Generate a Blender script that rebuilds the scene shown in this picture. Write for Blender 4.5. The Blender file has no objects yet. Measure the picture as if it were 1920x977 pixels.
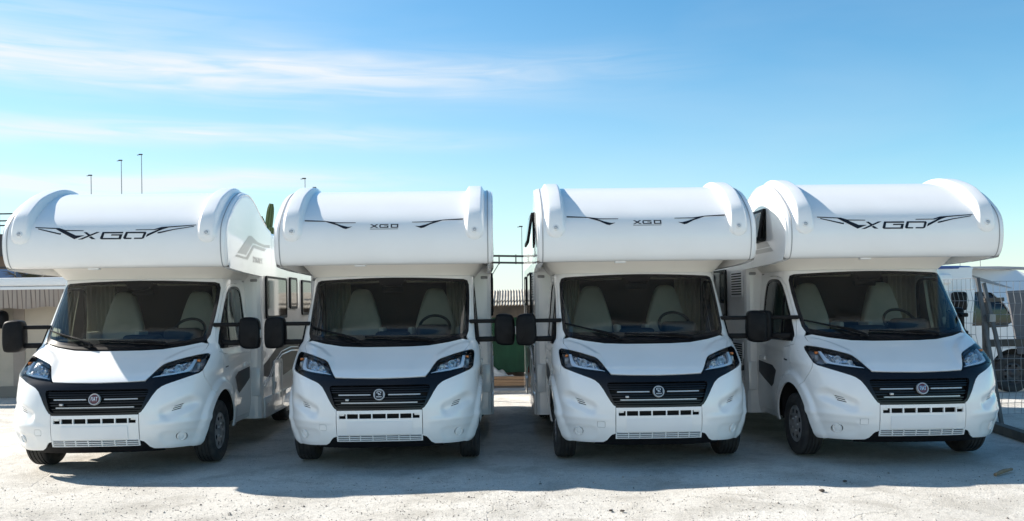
import bpy, bmesh, math, random
import numpy as np
from mathutils import Vector, Matrix
from mathutils.geometry import delaunay_2d_cdt

R = math.radians
SC = bpy.context.scene
COL = SC.collection

# ------------------------------------------------------------------ camera
cam_d = bpy.data.cameras.new('camera')
cam_d.sensor_width = 36.0
cam_d.lens = 36.0 * 1635.7 / 1920.0
cam_d.shift_y = 81.5 / 1920.0
cam_d.clip_start = 0.1
cam_d.clip_end = 3000.0
cam = bpy.data.objects.new('camera', cam_d)
COL.objects.link(cam)
cam.matrix_world = Matrix.Translation((0, 0, 1.728)) @ Matrix.Rotation(R(90), 4, 'X') @ Matrix.Rotation(-0.01344, 4, 'Z')
SC.camera = cam

# ------------------------------------------------------------------ sky and sun
SUN = Vector((-1.30, 0.56, 1.0)).normalized()
SUN_EL = math.asin(SUN.z)
SUN_AZ = math.atan2(SUN.x, SUN.y)          # from +Y towards +X
world = bpy.data.worlds.new('World')
SC.world = world
world.use_nodes = True
wn, wl = world.node_tree.nodes, world.node_tree.links
wn.clear()
w_out = wn.new('ShaderNodeOutputWorld')
w_bg = wn.new('ShaderNodeBackground')
w_bg.inputs['Strength'].default_value = 0.10
sky = wn.new('ShaderNodeTexSky')
sky.sky_type = 'NISHITA'
sky.sun_disc = False
sky.sun_elevation = SUN_EL
sky.sun_rotation = SUN_AZ
sky.air_density = 1.0
sky.dust_density = 0.15
sky.ozone_density = 2.0
# thin cirrus: noise stretched along the horizon, laid out by sky direction
tc = wn.new('ShaderNodeTexCoord')
sep = wn.new('ShaderNodeSeparateXYZ')
wl.new(tc.outputs['Generated'], sep.inputs[0])
def wmath(op, a, b=None, clamp=False):
    n = wn.new('ShaderNodeMath'); n.operation = op; n.use_clamp = clamp
    for i, v in enumerate((a, b)):
        if v is None: continue
        if isinstance(v, (int, float)): n.inputs[i].default_value = v
        else: wl.new(v, n.inputs[i])
    return n.outputs[0]
az = wmath('ARCTAN2', sep.outputs['X'], sep.outputs['Y'])
el = wmath('ARCSINE', sep.outputs['Z'])
def wnoise(sx, sy, ox, oy, detail, dist):
    c = wn.new('ShaderNodeCombineXYZ')
    wl.new(wmath('ADD', wmath('MULTIPLY', az, sx), ox), c.inputs[0])
    wl.new(wmath('ADD', wmath('MULTIPLY', el, sy), oy), c.inputs[1])
    n = wn.new('ShaderNodeTexNoise'); n.inputs['Scale'].default_value = 1.0
    n.inputs['Detail'].default_value = detail; n.inputs['Distortion'].default_value = dist
    wl.new(c.outputs[0], n.inputs['Vector'])
    return n.outputs['Fac']
def band(center, width, a0, a1, soft):
    """a long cirrus streak at elevation 'center' that thins out towards azimuth a1"""
    tilt = wmath('MULTIPLY', az, -0.012)
    wob = wmath('MULTIPLY', wmath('SUBTRACT', wnoise(3.0, 6.0, 3.1 + center * 40, 1.7, 3, .3), .5), 0.035)
    d = wmath('DIVIDE', wmath('ABSOLUTE', wmath('SUBTRACT', wmath('ADD', wmath('ADD', el, tilt), wob), center)), width)
    g = wmath('POWER', 2.718, wmath('MULTIPLY', wmath('MULTIPLY', d, d), -1.0))
    mr = wn.new('ShaderNodeMapRange'); mr.interpolation_type = 'SMOOTHSTEP'
    wl.new(az, mr.inputs['Value'])
    mr.inputs['From Min'].default_value = a1; mr.inputs['From Max'].default_value = a0
    return wmath('MULTIPLY', wmath('MULTIPLY', g, mr.outputs[0]), soft)
n_fine = wnoise(7.0, 75.0, 0.7, 2.3, 9, 1.1)
n_big = wnoise(2.2, 9.0, 5.2, 0.4, 4, .4)
streak = wmath('MULTIPLY', wmath('SUBTRACT', n_fine, 0.25), 1.9, True)
b1 = band(0.256, 0.024, -0.34, 0.32, 1.05)
b2 = band(0.187, 0.012, -0.35, 0.12, 0.75)
b3 = band(0.138, 0.012, -0.40, 0.02, 0.9)
b4 = band(0.30, 0.030, -0.55, -0.1, 0.35)
bands = wmath('ADD', wmath('ADD', b1, b2), wmath('ADD', b3, b4))
hz_w = wmath('ADD', 0.15, wmath('MULTIPLY', az, -0.13))          # pale horizon haze, deeper on the sun's side
hz = wmath('MULTIPLY', wmath('POWER', 2.718, wmath('DIVIDE', wmath('MULTIPLY', wmath('MAXIMUM', el, 0.0), -1.0), wmath('MAXIMUM', hz_w, 0.05))), 0.88)
veil = wmath('MULTIPLY', wmath('SUBTRACT', n_big, 0.44), 1.1, True)
cl = wmath('ADD', wmath('MULTIPLY', bands, wmath('ADD', wmath('MULTIPLY', streak, 0.85), 0.15)), wmath('ADD', wmath('MULTIPLY', veil, 0.30), hz), True)
mixc = wn.new('ShaderNodeMix'); mixc.data_type = 'RGBA'
wl.new(wmath('MULTIPLY', cl, 0.9), mixc.inputs['Factor'])
hs = wn.new('ShaderNodeHueSaturation'); hs.inputs['Saturation'].default_value = 1.30; hs.inputs['Value'].default_value = 0.90
wl.new(sky.outputs[0], hs.inputs['Color'])
tint = wn.new('ShaderNodeMix'); tint.data_type = 'RGBA'; tint.blend_type = 'MULTIPLY'; tint.inputs['Factor'].default_value = 1.0
wl.new(hs.outputs[0], tint.inputs['A']); tint.inputs['B'].default_value = (0.68, 0.985, 0.93, 1)
wl.new(tint.outputs['Result'], mixc.inputs['A'])
mixc.inputs['B'].default_value = (4.5, 4.65, 4.75, 1)
wl.new(mixc.outputs['Result'], w_bg.inputs['Color'])
wl.new(w_bg.outputs[0], w_out.inputs['Surface'])

sun_d = bpy.data.lights.new('sun', 'SUN')
sun_d.energy = 4.7
sun_d.angle = R(0.5)
sun_d.color = (1.0, 0.93, 0.83)
sun = bpy.data.objects.new('sun', sun_d)
sun.rotation_mode = 'QUATERNION'
sun.rotation_quaternion = (-SUN).to_track_quat('-Z', 'Y')
sun.location = (-20, 20, 30)
COL.objects.link(sun)

SC.view_settings.view_transform = 'Standard'
SC.view_settings.look = 'None'
SC.view_settings.gamma = 1.0
SC.view_settings.use_curve_mapping = False
SC.view_settings.exposure = 1.05
SC.render.engine = 'CYCLES'

# ------------------------------------------------------------------ materials
def principled(name, color, rough=0.5, metal=0.0, coat=0.0, spec=0.5, emit=None):
    m = bpy.data.materials.new(name); m.use_nodes = True
    b = m.node_tree.nodes['Principled BSDF']
    b.inputs['Base Color'].default_value = (*color, 1)
    b.inputs['Roughness'].default_value = rough
    b.inputs['Metallic'].default_value = metal
    b.inputs['Coat Weight'].default_value = coat
    b.inputs['Coat Roughness'].default_value = 0.04
    b.inputs['Specular IOR Level'].default_value = spec
    return m
def vary(m, c2, scale=3.0, lo=.4, hi=.6, detail=5, rough2=None, bump=0.0, bscale=60.0, stretch=(1, 1, 1), coord='Object'):
    """breaks up a flat colour with noise (dirt, wear) and optional fine bump"""
    nt = m.node_tree; b = nt.nodes['Principled BSDF']
    t = nt.nodes.new('ShaderNodeTexCoord'); mp = nt.nodes.new('ShaderNodeMapping')
    mp.inputs['Scale'].default_value = stretch
    nt.links.new(t.outputs[coord], mp.inputs['Vector'])
    n = nt.nodes.new('ShaderNodeTexNoise'); n.inputs['Scale'].default_value = scale; n.inputs['Detail'].default_value = detail
    nt.links.new(mp.outputs[0], n.inputs['Vector'])
    r = nt.nodes.new('ShaderNodeMapRange'); r.inputs['From Min'].default_value = lo; r.inputs['From Max'].default_value = hi
    nt.links.new(n.outputs['Fac'], r.inputs['Value'])
    mx = nt.nodes.new('ShaderNodeMix'); mx.data_type = 'RGBA'
    mx.inputs['A'].default_value = b.inputs['Base Color'].default_value
    mx.inputs['B'].default_value = (*c2, 1)
    nt.links.new(r.outputs[0], mx.inputs['Factor'])
    nt.links.new(mx.outputs['Result'], b.inputs['Base Color'])
    if rough2 is not None:
        mr = nt.nodes.new('ShaderNodeMapRange')
        mr.inputs['To Min'].default_value = b.inputs['Roughness'].default_value; mr.inputs['To Max'].default_value = rough2
        nt.links.new(r.outputs[0], mr.inputs['Value']); nt.links.new(mr.outputs[0], b.inputs['Roughness'])
    if bump:
        n2 = nt.nodes.new('ShaderNodeTexNoise'); n2.inputs['Scale'].default_value = bscale; n2.inputs['Detail'].default_value = 4
        nt.links.new(mp.outputs[0], n2.inputs['Vector'])
        bp = nt.nodes.new('ShaderNodeBump'); bp.inputs['Strength'].default_value = bump; bp.inputs['Distance'].default_value = 0.01
        nt.links.new(n2.outputs['Fac'], bp.inputs['Height']); nt.links.new(bp.outputs[0], b.inputs['Normal'])
    return m
def glass(name, tint, ior=1.5, rough=0.0):
    """thin sheet glass: tinted see-through plus mirror reflection by Fresnel"""
    m = bpy.data.materials.new(name); m.use_nodes = True
    nt = m.node_tree; nt.nodes.clear()
    o = nt.nodes.new('ShaderNodeOutputMaterial'); mx = nt.nodes.new('ShaderNodeMixShader')
    t = nt.nodes.new('ShaderNodeBsdfTransparent'); t.inputs['Color'].default_value = (*tint, 1)
    g = nt.nodes.new('ShaderNodeBsdfGlossy'); g.inputs['Roughness'].default_value = rough
    g.inputs['Color'].default_value = (.95, .95, .95, 1)
    f = nt.nodes.new('ShaderNodeFresnel'); f.inputs['IOR'].default_value = ior
    nt.links.new(f.outputs[0], mx.inputs[0]); nt.links.new(t.outputs[0], mx.inputs[1]); nt.links.new(g.outputs[0], mx.inputs[2])
    nt.links.new(mx.outputs[0], o.inputs['Surface'])
    return m
M = {}
M['paint'] = vary(principled('white_paint', (.84, .835, .82), .38, coat=1.0), (.80, .79, .77), 2.2, .42, .75, rough2=.45)
M['gelcoat'] = vary(principled('white_gelcoat', (.83, .825, .81), .34, coat=.6), (.795, .785, .765), 1.6, .45, .75, rough2=.38)
M['gelside'] = vary(principled('white_side_panel', (.82, .815, .80), .3, coat=.9), (.75, .745, .73), 1.4, .45, .75, rough2=.3)
M['bounce_cream'] = vary(principled('bounce_cream_plastic', (.82, .79, .72), .45), (.78, .75, .68), 2.0, .4, .7)  # brow plastic: warm light bounced from below is put into its colour
M['gloss_black'] = principled('gloss_black', (.008, .008, .010), .22, spec=.35)
M['black'] = vary(principled('black_plastic', (.005, .005, .006), .5, spec=.15), (.010, .010, .011), 8, .4, .7, bump=.1, bscale=400)
M['void'] = principled('dark_recess', (.008, .008, .009), .8)
M['chrome'] = principled('chrome', (.90, .90, .90), .22, metal=.75)
M['silver'] = principled('silver_plastic', (.52, .52, .52), .35, metal=.4)
M['whiteplastic'] = principled('white_plastic', (.80, .80, .79), .35)
M['platewhite'] = vary(principled('plate_white', (.80, .80, .80), .42), (.76, .76, .765), 3, .4, .7)
M['rubber'] = vary(principled('tyre_rubber', (.022, .022, .023), .75), (.055, .052, .048), 9, .45, .75, bump=.3, bscale=220)
M['decal'] = principled('decal_navy', (.010, .012, .020), .4, spec=.25)
M['decal_grey'] = principled('decal_grey', (.40, .39, .37), .35, coat=.3)
M['decal_dark'] = principled('decal_charcoal', (.035, .035, .033), .35, spec=.3)
M['decal_text'] = principled('decal_text_grey', (.50, .49, .47), .35)
M['seam'] = principled('grey_sealant', (.33, .33, .33), .6)
M['screen'] = glass('windscreen_glass', (.73, .77, .73), 1.55)
M['sideglass'] = glass('side_glass', (.40, .47, .46), 1.5)
M['lens'] = glass('lamp_lens', (.96, .97, .98), 1.25)
M['darkglass'] = principled('dark_acrylic', (.012, .012, .013), .05, spec=.6)
M['amber'] = principled('amber_lens', (.55, .16, .03), .15)
M['red'] = principled('red_lens', (.45, .02, .02), .2)
M['drl'] = principled('light_guide', (.92, .93, .94), .3)
M['badge_red'] = principled('badge_red', (.10, .012, .018), .25, coat=.6)
M['dash'] = principled('dash_plastic', (.035, .036, .04), .6)
M['seat'] = vary(principled('seat_fabric', (.64, .58, .48), .9), (.57, .52, .43), 5, .4, .7, bump=.15, bscale=150)
M['curtain'] = vary(principled('curtain_fabric', (.62, .55, .43), .95), (.55, .48, .38), 4, .4, .7)
M['lamp_housing'] = principled('lamp_housing', (.30, .31, .33), .3, metal=.5)
M['wheel_silver'] = vary(principled('wheel_silver', (.34, .34, .35), .38, metal=.5), (.24, .235, .23), 14, .4, .65)
M['lining'] = principled('cab_lining', (.05, .046, .042), .85)
M['steel'] = vary(principled('galvanised_steel', (.30, .31, .32), .45, metal=.5), (.22, .22, .22), 6, .4, .7)
M['darksteel'] = vary(principled('dark_steel', (.035, .036, .042), .5, metal=.2), (.07, .06, .055), 7, .45, .7)
M['rustbeam'] = vary(principled('weathered_beam', (.10, .085, .07), .8), (.06, .055, .05), 5, .4, .65)

# ------------------------------------------------------------------ mesh helpers
def mesh_of(name, verts, faces, mat, smooth=35):
    me = bpy.data.meshes.new(name)
    me.from_pydata([tuple(map(float, v)) for v in verts], [], [tuple(map(int, f)) for f in faces])
    me.materials.append(M[mat] if isinstance(mat, str) else mat)
    if smooth:
        me.shade_smooth(); me.set_sharp_from_angle(angle=R(smooth))
    me.update()
    return me
class MB:
    """collects simple solids into one mesh"""
    def __init__(s): s.v = []; s.f = []
    def add(s, v, f):
        o = len(s.v); s.v += [tuple(p) for p in v]; s.f += [tuple(i + o for i in q) for q in f]; return s
    def box(s, lo, hi, m=None):
        x0, y0, z0 = lo; x1, y1, z1 = hi
        v = [Vector(p) for p in ((x0, y0, z0), (x1, y0, z0), (x1, y1, z0), (x0, y1, z0), (x0, y0, z1), (x1, y0, z1), (x1, y1, z1), (x0, y1, z1))]
        if m: v = [m @ p for p in v]
        return s.add(v, [(0, 3, 2, 1), (4, 5, 6, 7), (0, 1, 5, 4), (1, 2, 6, 5), (2, 3, 7, 6), (3, 0, 4, 7)])
    def rbox(s, lo, hi, r=.02, seg=3, m=None):
        bm = bmesh.new(); bmesh.ops.create_cube(bm, size=1)
        c = [(a + b) / 2 for a, b in zip(lo, hi)]; d = [b - a for a, b in zip(lo, hi)]
        for v in bm.verts: v.co = Vector((c[i] + v.co[i] * d[i] for i in range(3)))
        bmesh.ops.bevel(bm, geom=bm.edges[:], offset=r, segments=seg, profile=.5, affect='EDGES')
        bm.verts.index_update()
        v = [(m @ p.co if m else p.co.copy()) for p in bm.verts]; f = [[q.index for q in g.verts] for g in bm.faces]
        bm.free(); return s.add(v, f)
    def bar(s, a, b, w, h=None, up=(0, 0, 1)):
        """square bar from a to b"""
        a, b = Vector(a), Vector(b); h = h or w; d = (b - a).normalized(); u = Vector(up)
        if abs(d.dot(u)) > .98: u = Vector((0, 1, 0))
        x = d.cross(u).normalized() * w / 2; z = x.cross(d).normalized() * h / 2
        v = [p + i * x + j * z for p in (a, b) for i, j in ((-1, -1), (1, -1), (1, 1), (-1, 1))]
        return s.add(v, [(0, 1, 2, 3), (7, 6, 5, 4), (0, 4, 5, 1), (1, 5, 6, 2), (2, 6, 7, 3), (3, 7, 4, 0)])
    def tube(s, pts, r, n=10, caps=True):
        pts = [Vector(p) for p in pts]; k = len(pts); rr = r if isinstance(r, (list, tuple)) else [r] * k
        o = []; prev = None
        for i, p in enumerate(pts):
            d = (pts[min(i + 1, k - 1)] - pts[max(i - 1, 0)]).normalized()
            if prev is None:
                u = Vector((0, 0, 1)) if abs(d.z) < .9 else Vector((0, 1, 0)); x = d.cross(u).normalized()
            else: x = (prev - d * prev.dot(d)).normalized()
            prev = x; y = d.cross(x)
            o += [p + (x * math.cos(2 * math.pi * j / n) + y * math.sin(2 * math.pi * j / n)) * rr[i] for j in range(n)]
        f = [(i * n + j, i * n + (j + 1) % n, (i + 1) * n + (j + 1) % n, (i + 1) * n + j) for i in range(k - 1) for j in range(n)]
        if caps: f += [tuple(range(n))[::-1], tuple((k - 1) * n + j for j in range(n))]
        return s.add(o, f)
    def lathe(s, prof, n=32, m=None):
        """profile [(radius, height)] turned about local Z"""
        v = []; f = []
        for r, h in prof:
            v += [Vector((r * math.cos(2 * math.pi * j / n), r * math.sin(2 * math.pi * j / n), h)) for j in range(n)]
        for i in range(len(prof) - 1):
            f += [(i * n + j, i * n + (j + 1) % n, (i + 1) * n + (j + 1) % n, (i + 1) * n + j) for j in range(n)]
        if m: v = [m @ p for p in v]
        return s.add(v, f)
    def prism(s, poly, fn0, fn1):
        """polygon in a plane given two ways: front face fn0(u,v) and back face fn1(u,v)"""
        n = len(poly); v = [fn0(*p) for p in poly] + [fn1(*p) for p in poly]
        return s.add(v, [tuple(range(n)), tuple(range(2 * n - 1, n - 1, -1))] + [(i, n + i, n + (i + 1) % n, (i + 1) % n) for i in range(n)])
    def build(s, name, mat, smooth=35): return mesh_of(name, s.v, s.f, mat, smooth)

def pip(poly, P):
    """points P (n,2) inside polygon"""
    x, y = P[:, 0], P[:, 1]; c = np.zeros(len(P), bool); n = len(poly)
    for i in range(n):
        (x1, y1), (x2, y2) = poly[i], poly[(i + 1) % n]
        k = ((y1 > y) != (y2 > y))
        if y1 != y2: c ^= k & (x < (x2 - x1) * (y - y1) / (y2 - y1) + x1)
    return c
def dens(pts, step, closed=True):
    o = []; n = len(pts)
    for i in range(n if closed else n - 1):
        a, b = pts[i], pts[(i + 1) % n]; L = math.hypot(b[0] - a[0], b[1] - a[1]); k = max(1, int(math.ceil(L / step)))
        o += [(a[0] + (b[0] - a[0]) * j / k, a[1] + (b[1] - a[1]) * j / k) for j in range(k)]
    if not closed: o.append(pts[-1])
    return o
def chaikin(pts, it=2, closed=True):
    for _ in range(it):
        o = []; n = len(pts)
        if not closed: o.append(pts[0])
        for i in range(n if closed else n - 1):
            a, b = pts[i], pts[(i + 1) % n]
            o += [(.75 * a[0] + .25 * b[0], .75 * a[1] + .25 * b[1]), (.25 * a[0] + .75 * b[0], .25 * a[1] + .75 * b[1])]
        if not closed: o.append(pts[-1])
        pts = o
    return pts
def rrect(x0, y0, x1, y1, r, k=4):
    o = []
    for cx, cy, a in ((x1 - r, y0 + r, -90), (x1 - r, y1 - r, 0), (x0 + r, y1 - r, 90), (x0 + r, y0 + r, 180)):
        o += [(cx + r * math.cos(R(a + 90 * i / k)), cy + r * math.sin(R(a + 90 * i / k))) for i in range(k + 1)]
    return o
def circ(cx, cy, r, n=20): return [(cx + r * math.cos(2 * math.pi * i / n), cy + r * math.sin(2 * math.pi * i / n)) for i in range(n)]
def clean(loop):
    o = []
    for p in loop:
        if not o or math.hypot(p[0] - o[-1][0], p[1] - o[-1][1]) > 1e-4: o.append(p)
    if math.hypot(o[0][0] - o[-1][0], o[0][1] - o[-1][1]) < 1e-4: o.pop()
    return o
def tri2d(outer, holes, sp, step=None, fine=None):
    """triangulates an outline with holes; interior points on a grid of spacing sp = (du, dv)"""
    step = step or min(sp)
    loops = [clean(dens(l, step)) for l in [outer] + list(holes)]
    V = []; E = []
    for l in loops:
        o = len(V); V += l; E += [(o + i, o + (i + 1) % len(l)) for i in range(len(l))]
    A = np.array(loops[0]); (u0, v0), (u1, v1) = A.min(0), A.max(0)
    gu = np.arange(math.floor(u0 / sp[0]) * sp[0], u1, sp[0]); gv = np.arange(math.floor(v0 / sp[1]) * sp[1], v1, sp[1])
    G = np.array([(a, b) for a in gu for b in gv])
    if len(G):
        k = pip(loops[0], G)
        for h in loops[1:]: k &= ~pip(h, G)
        G = G[k]
        if len(G):
            B = np.array(V); keep = np.ones(len(G), bool); d0 = .45 * min(sp)
            for b in B: keep &= ((G - b) ** 2).sum(1) > d0 * d0
            V = V + [tuple(g) for g in G[keep]]
    r = delaunay_2d_cdt([Vector(p) for p in V], E, [], 0, 1e-6)
    P = np.array([(p.x, p.y) for p in r[0]]); T = np.array([tuple(f) for f in r[2]])
    c = P[T].mean(1); k = pip(loops[0], c)
    for h in loops[1:]: k &= ~pip(h, c)
    T = T[k]
    a = P[T]; area = (a[:, 1, 0] - a[:, 0, 0]) * (a[:, 2, 1] - a[:, 0, 1]) - (a[:, 2, 0] - a[:, 0, 0]) * (a[:, 1, 1] - a[:, 0, 1])
    T[area < 0] = T[area < 0][:, ::-1]
    T = T[np.abs(area) > 1e-10]
    return P, T
def drape(name, outer, holes, fn, mat, sp=(.03, .03), off=0.0, rim=0.0, step=None, flip=False, smooth=40):
    """outline laid on the surface fn(u, v, offset); rim folds its edges inwards by that much"""
    P, T = tri2d(outer, holes, sp, step)
    top = fn(P[:, 0], P[:, 1], off); V = [tuple(p) for p in top]; F = [tuple(t[::-1]) if flip else tuple(t) for t in T]
    if rim:
        cnt = {}
        for t in F:
            for i in range(3): e = (t[i], t[(i + 1) % 3]); cnt[e] = 1
        be = [e for e in cnt if (e[1], e[0]) not in cnt]
        ids = sorted({i for e in be for i in e}); low = fn(P[ids, 0], P[ids, 1], off - rim); mp = {}
        for i, q in zip(ids, low): mp[i] = len(V); V.append(tuple(q))
        F += [(b, a, mp[a], mp[b]) for a, b in be]
    return mesh_of(name, V, F, mat, smooth)
def text_mesh(name, txt, size, mat, extrude=.002, shear=0.0, align='CENTER'):
    cu = bpy.data.curves.new(name, 'FONT'); cu.body = txt; cu.size = size; cu.extrude = extrude; cu.shear = shear
    cu.align_x = align; cu.align_y = 'CENTER'; cu.resolution_u = 3
    ob = bpy.data.objects.new(name, cu); COL.objects.link(ob)
    dg = bpy.context.evaluated_depsgraph_get(); me = bpy.data.meshes.new_from_object(ob.evaluated_get(dg))
    bpy.data.objects.remove(ob); bpy.data.curves.remove(cu)
    me.materials.clear(); me.materials.append(M[mat]); me.name = name
    return me
def link(name, me, parent=None, mat=None, **props):
    o = bpy.data.objects.new(name, me); COL.objects.link(o)
    if parent: o.parent = parent
    if mat is not None: o.matrix_local = mat
    for k, v in props.items(): o[k] = v
    return o
def empty(name, loc=(0, 0, 0), rz=0.0, **props):
    o = bpy.data.objects.new(name, None); COL.objects.link(o); o.location = loc; o.rotation_euler = (0, 0, rz)
    o.empty_display_size = .2
    for k, v in props.items(): o[k] = v
    return o

# ------------------------------------------------------------------ cab surface
def lut(tab, n=1200):
    x = np.array([a for a, b in tab]); y = np.array([b for a, b in tab]); h = np.diff(x); d = np.diff(y) / h
    m = np.zeros(len(x)); m[0] = d[0]; m[-1] = d[-1]
    for i in range(1, len(x) - 1):
        if d[i - 1] * d[i] > 0:
            w1 = 2 * h[i] + h[i - 1]; w2 = h[i] + 2 * h[i - 1]; m[i] = (w1 + w2) / (w1 / d[i - 1] + w2 / d[i])
    q = np.linspace(x[0], x[-1], n); i = np.clip(np.searchsorted(x, q) - 1, 0, len(h) - 1); t = (q - x[i]) / h[i]
    v = (2*t**3-3*t*t+1)*y[i] + (t**3-2*t*t+t)*h[i]*m[i] + (-2*t**3+3*t*t)*y[i+1] + (t**3-t*t)*h[i]*m[i+1]
    # light smoothing keeps highlights from kinking at the knots
    k = np.hanning(41); k /= k.sum(); vp = np.concatenate([2 * v[0] - v[20:0:-1], v, 2 * v[-1] - v[-2:-22:-1]])
    v = np.convolve(vp, k, 'valid')
    return lambda z: np.interp(z, q, v)
YC = lut([(.22,.10),(.30,.055),(.38,.025),(.48,.005),(.60,0.0),(.72,.01),(.85,.04),(.95,.085),(1.0,.13),(1.05,.20),(1.12,.32),(1.20,.465),(1.27,.60),(1.35,.70),(1.5,.825),(1.7,.985),(1.9,1.14),(2.05,1.25),(2.2,1.36)])
WW = lut([(.22,.93),(.30,.97),(.40,1.0),(.60,1.02),(1.0,1.025),(1.3,1.01),(1.6,.985),(2.05,.95),(2.2,.94)])
AA = lut([(.22,.80),(.6,.82),(.9,.78),(1.0,.70),(1.2,.56),(1.35,.50),(1.6,.44),(2.05,.36),(2.2,.34)])
NE = 3.1
_th = np.linspace(0, math.pi / 2, 4000); _t = np.sin(_th) ** (2 / NE); _g = 1 - np.cos(_th) ** (2 / NE)
_s = np.concatenate([[0], np.cumsum(np.hypot(np.diff(_t), .6 * np.diff(_g)))]); SEND = float(_s[-1])
AY, AZ, AR = .93, .345, .465                       # front wheel arch: centre and radius
def sst(a, b, x): t = np.clip((x - a) / (b - a), 0, 1); return t * t * (3 - 2 * t)
def base(s, z):
    s = np.asarray(s, float); z = np.asarray(z, float); a = np.abs(s); sg = np.where(s < 0, -1.0, 1.0)
    i = np.minimum(a, SEND); t = np.interp(i, _s, _t); g = np.interp(i, _s, _g)
    return np.stack([sg * WW(z) * t, YC(z) + AA(z) * g + np.maximum(a - SEND, 0), z], -1)
def seg_d(px, pz, a, b):
    ax, az = a; bx, bz = b; dx, dz = bx - ax, bz - az; t = np.clip(((px - ax) * dx + (pz - az) * dz) / (dx * dx + dz * dz), 0, 1)
    return np.hypot(px - ax - t * dx, pz - az - t * dz)
def relief(p):
    """pressed shapes of the panels, metres outwards"""
    x, y, z = np.abs(p[..., 0]), p[..., 1], p[..., 2]
    r = np.hypot(y - AY, z - AZ)
    d = .034 * (1 - sst(.555, .60, r)) * sst(.25, .45, y) * sst(.2, .34, z)         # wheel arch flare
    # side vent dish in the bumper and the dish round the fog lamp
    low = (z < 1.0) * (y < .6)
    d = d - low * .036 * (1 - sst(.0, .075, np.maximum(seg_d(x, z, (.70, .645), (.90, .735)) - .012, 0)))
    d = d - low * .015 * (1 - sst(.0, .06, np.maximum(seg_d(x, z, (.70, .388), (.90, .385)) - .03, 0)))
    d = d + low * .010 * (1 - sst(0, .05, np.abs(z - (.515 + .03 * x)))) * sst(.42, .6, x)   # shoulder line across the bumper
    # bonnet: shoulders stand above the flat middle
    cz = np.array([.99, 1.09, 1.18, 1.255, 1.345]); cx = np.array([.488, .508, .548, .67, .90])
    c = np.interp(z, cz, cx)
    d = d + .020 * sst(-.015, .075, x - c) * sst(.98, 1.06, z) * (1 - sst(1.27, 1.34, z)) * (y < .98)
    # fold along the doors
    d = d + .010 * (1 - sst(0, .05, np.abs(z - 1.18))) * sst(1.1, 1.3, y) - .006 * (1 - sst(0, .12, np.abs(z - .72))) * sst(1.5, 1.7, y)
    return d
def CAB(s, z, off=0.0):
    s = np.atleast_1d(np.asarray(s, float)); z = np.atleast_1d(np.asarray(z, float)); e = 2e-3
    p = base(s, z)
    def full(s, z):
        p = base(s, z); du = base(s + e, z) - base(s - e, z); dv = base(s, z + e) - base(s, z - e)
        n = np.cross(du, dv); n /= np.linalg.norm(n, axis=-1, keepdims=True) + 1e-12
        return p + n * relief(p)[..., None], n
    q, n = full(s, z)
    if np.any(off):
        qa, _ = full(s + e, z); qb, _ = full(s - e, z); qc, _ = full(s, z + e); qd, _ = full(s, z - e)
        n = np.cross(qa - qb, qc - qd); n /= np.linalg.norm(n, axis=-1, keepdims=True) + 1e-12
    return q + n * off
def cabn(s, z):
    e = .01; p = CAB([s, s + e, s - e, s, s], [z, z, z, z + e, z - e]); n = np.cross(p[1] - p[2], p[3] - p[4]); return Vector(p[0]), Vector(n / np.linalg.norm(n))
def fr(x, z):                                       # front point -> surface coordinate
    t = min(abs(x) / float(WW(z)), 1.0); s = float(np.interp(t, _t, _s)); return (math.copysign(s, x), z)
def sd(y, z):                                       # flank point -> surface coordinate
    q = (y - float(YC(z))) / float(AA(z))
    return (SEND + (q - 1) * float(AA(z)), z) if q >= 1 else (float(np.interp(max(q, 0), _g, _s)), z)
def FR(pts, st=.02, closed=False): return [fr(*p) for p in dens(pts, st, closed)]
def SD(pts, st=.02, closed=False): return [sd(*p) for p in dens(pts, st, closed)]
def mir(l): return [(-a, b) for a, b in l]
def sym(half): return half + mir(half)[::-1]        # half outline from centre to centre, x >= 0

# ------------------------------------------------------------------ overcab pod (alcove) surface
_pr = chaikin([(2.24, 2.24), (1.6, 2.24), (1.0, 2.232), (.76, 2.215), (.705, 2.185), (.66, 2.178), (.615, 2.205), (.575, 2.28), (.553, 2.39), (.555, 2.51), (.582, 2.615), (.655, 2.71), (.775, 2.81), (.95, 2.93), (1.20, 3.045), (1.50, 3.108), (1.78, 3.085), (2.06, 3.0), (2.34, 2.885), (2.60, 2.80), (2.80, 2.765)], 3, False)
_pr = np.array(_pr); _pl = np.concatenate([[0], np.cumsum(np.hypot(*np.diff(_pr, axis=0).T))]); PLEN = float(_pl[-1])
def prof(p):
    p = np.clip(p, 0, PLEN); return np.stack([np.interp(p, _pl, _pr[:, 0]), np.interp(p, _pl, _pr[:, 1])], -1)
def profn(p):
    e = .012; d = prof(np.asarray(p) + e) - prof(np.asarray(p) - e); d /= np.linalg.norm(d, axis=-1, keepdims=True); return np.stack([-d[..., 1], d[..., 0]], -1)
_nb = int(np.argmin(np.abs(_pr[:, 1] - 2.20) + (_pr[:, 0] > .8) * 9)); _nt = int(np.argmax(_pr[:, 1]))
def p_of_z(z): return float(np.interp(z, _pr[_nb:_nt + 1, 1], _pl[_nb:_nt + 1]))
HW, BW = 1.20, 1.158
def XW(y): return HW - (HW - BW) * sst(.9, 2.7, np.asarray(y, float))
def ALC(x, p, off=0.0):
    x = np.atleast_1d(np.asarray(x, float)); p = np.atleast_1d(np.asarray(p, float)); r = .05
    e = np.clip((np.abs(x) - (HW - r)) / r, 0, 1); ins = r * (1 - np.sqrt(np.maximum(1 - e * e, 0)))
    q = prof(p) + profn(p) * (off - ins)[..., None] if np.ndim(off) else prof(p) + profn(p) * (off - ins)[..., None]
    return np.stack([x * XW(q[..., 0]) / HW, q[..., 0], q[..., 1]], -1)
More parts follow.
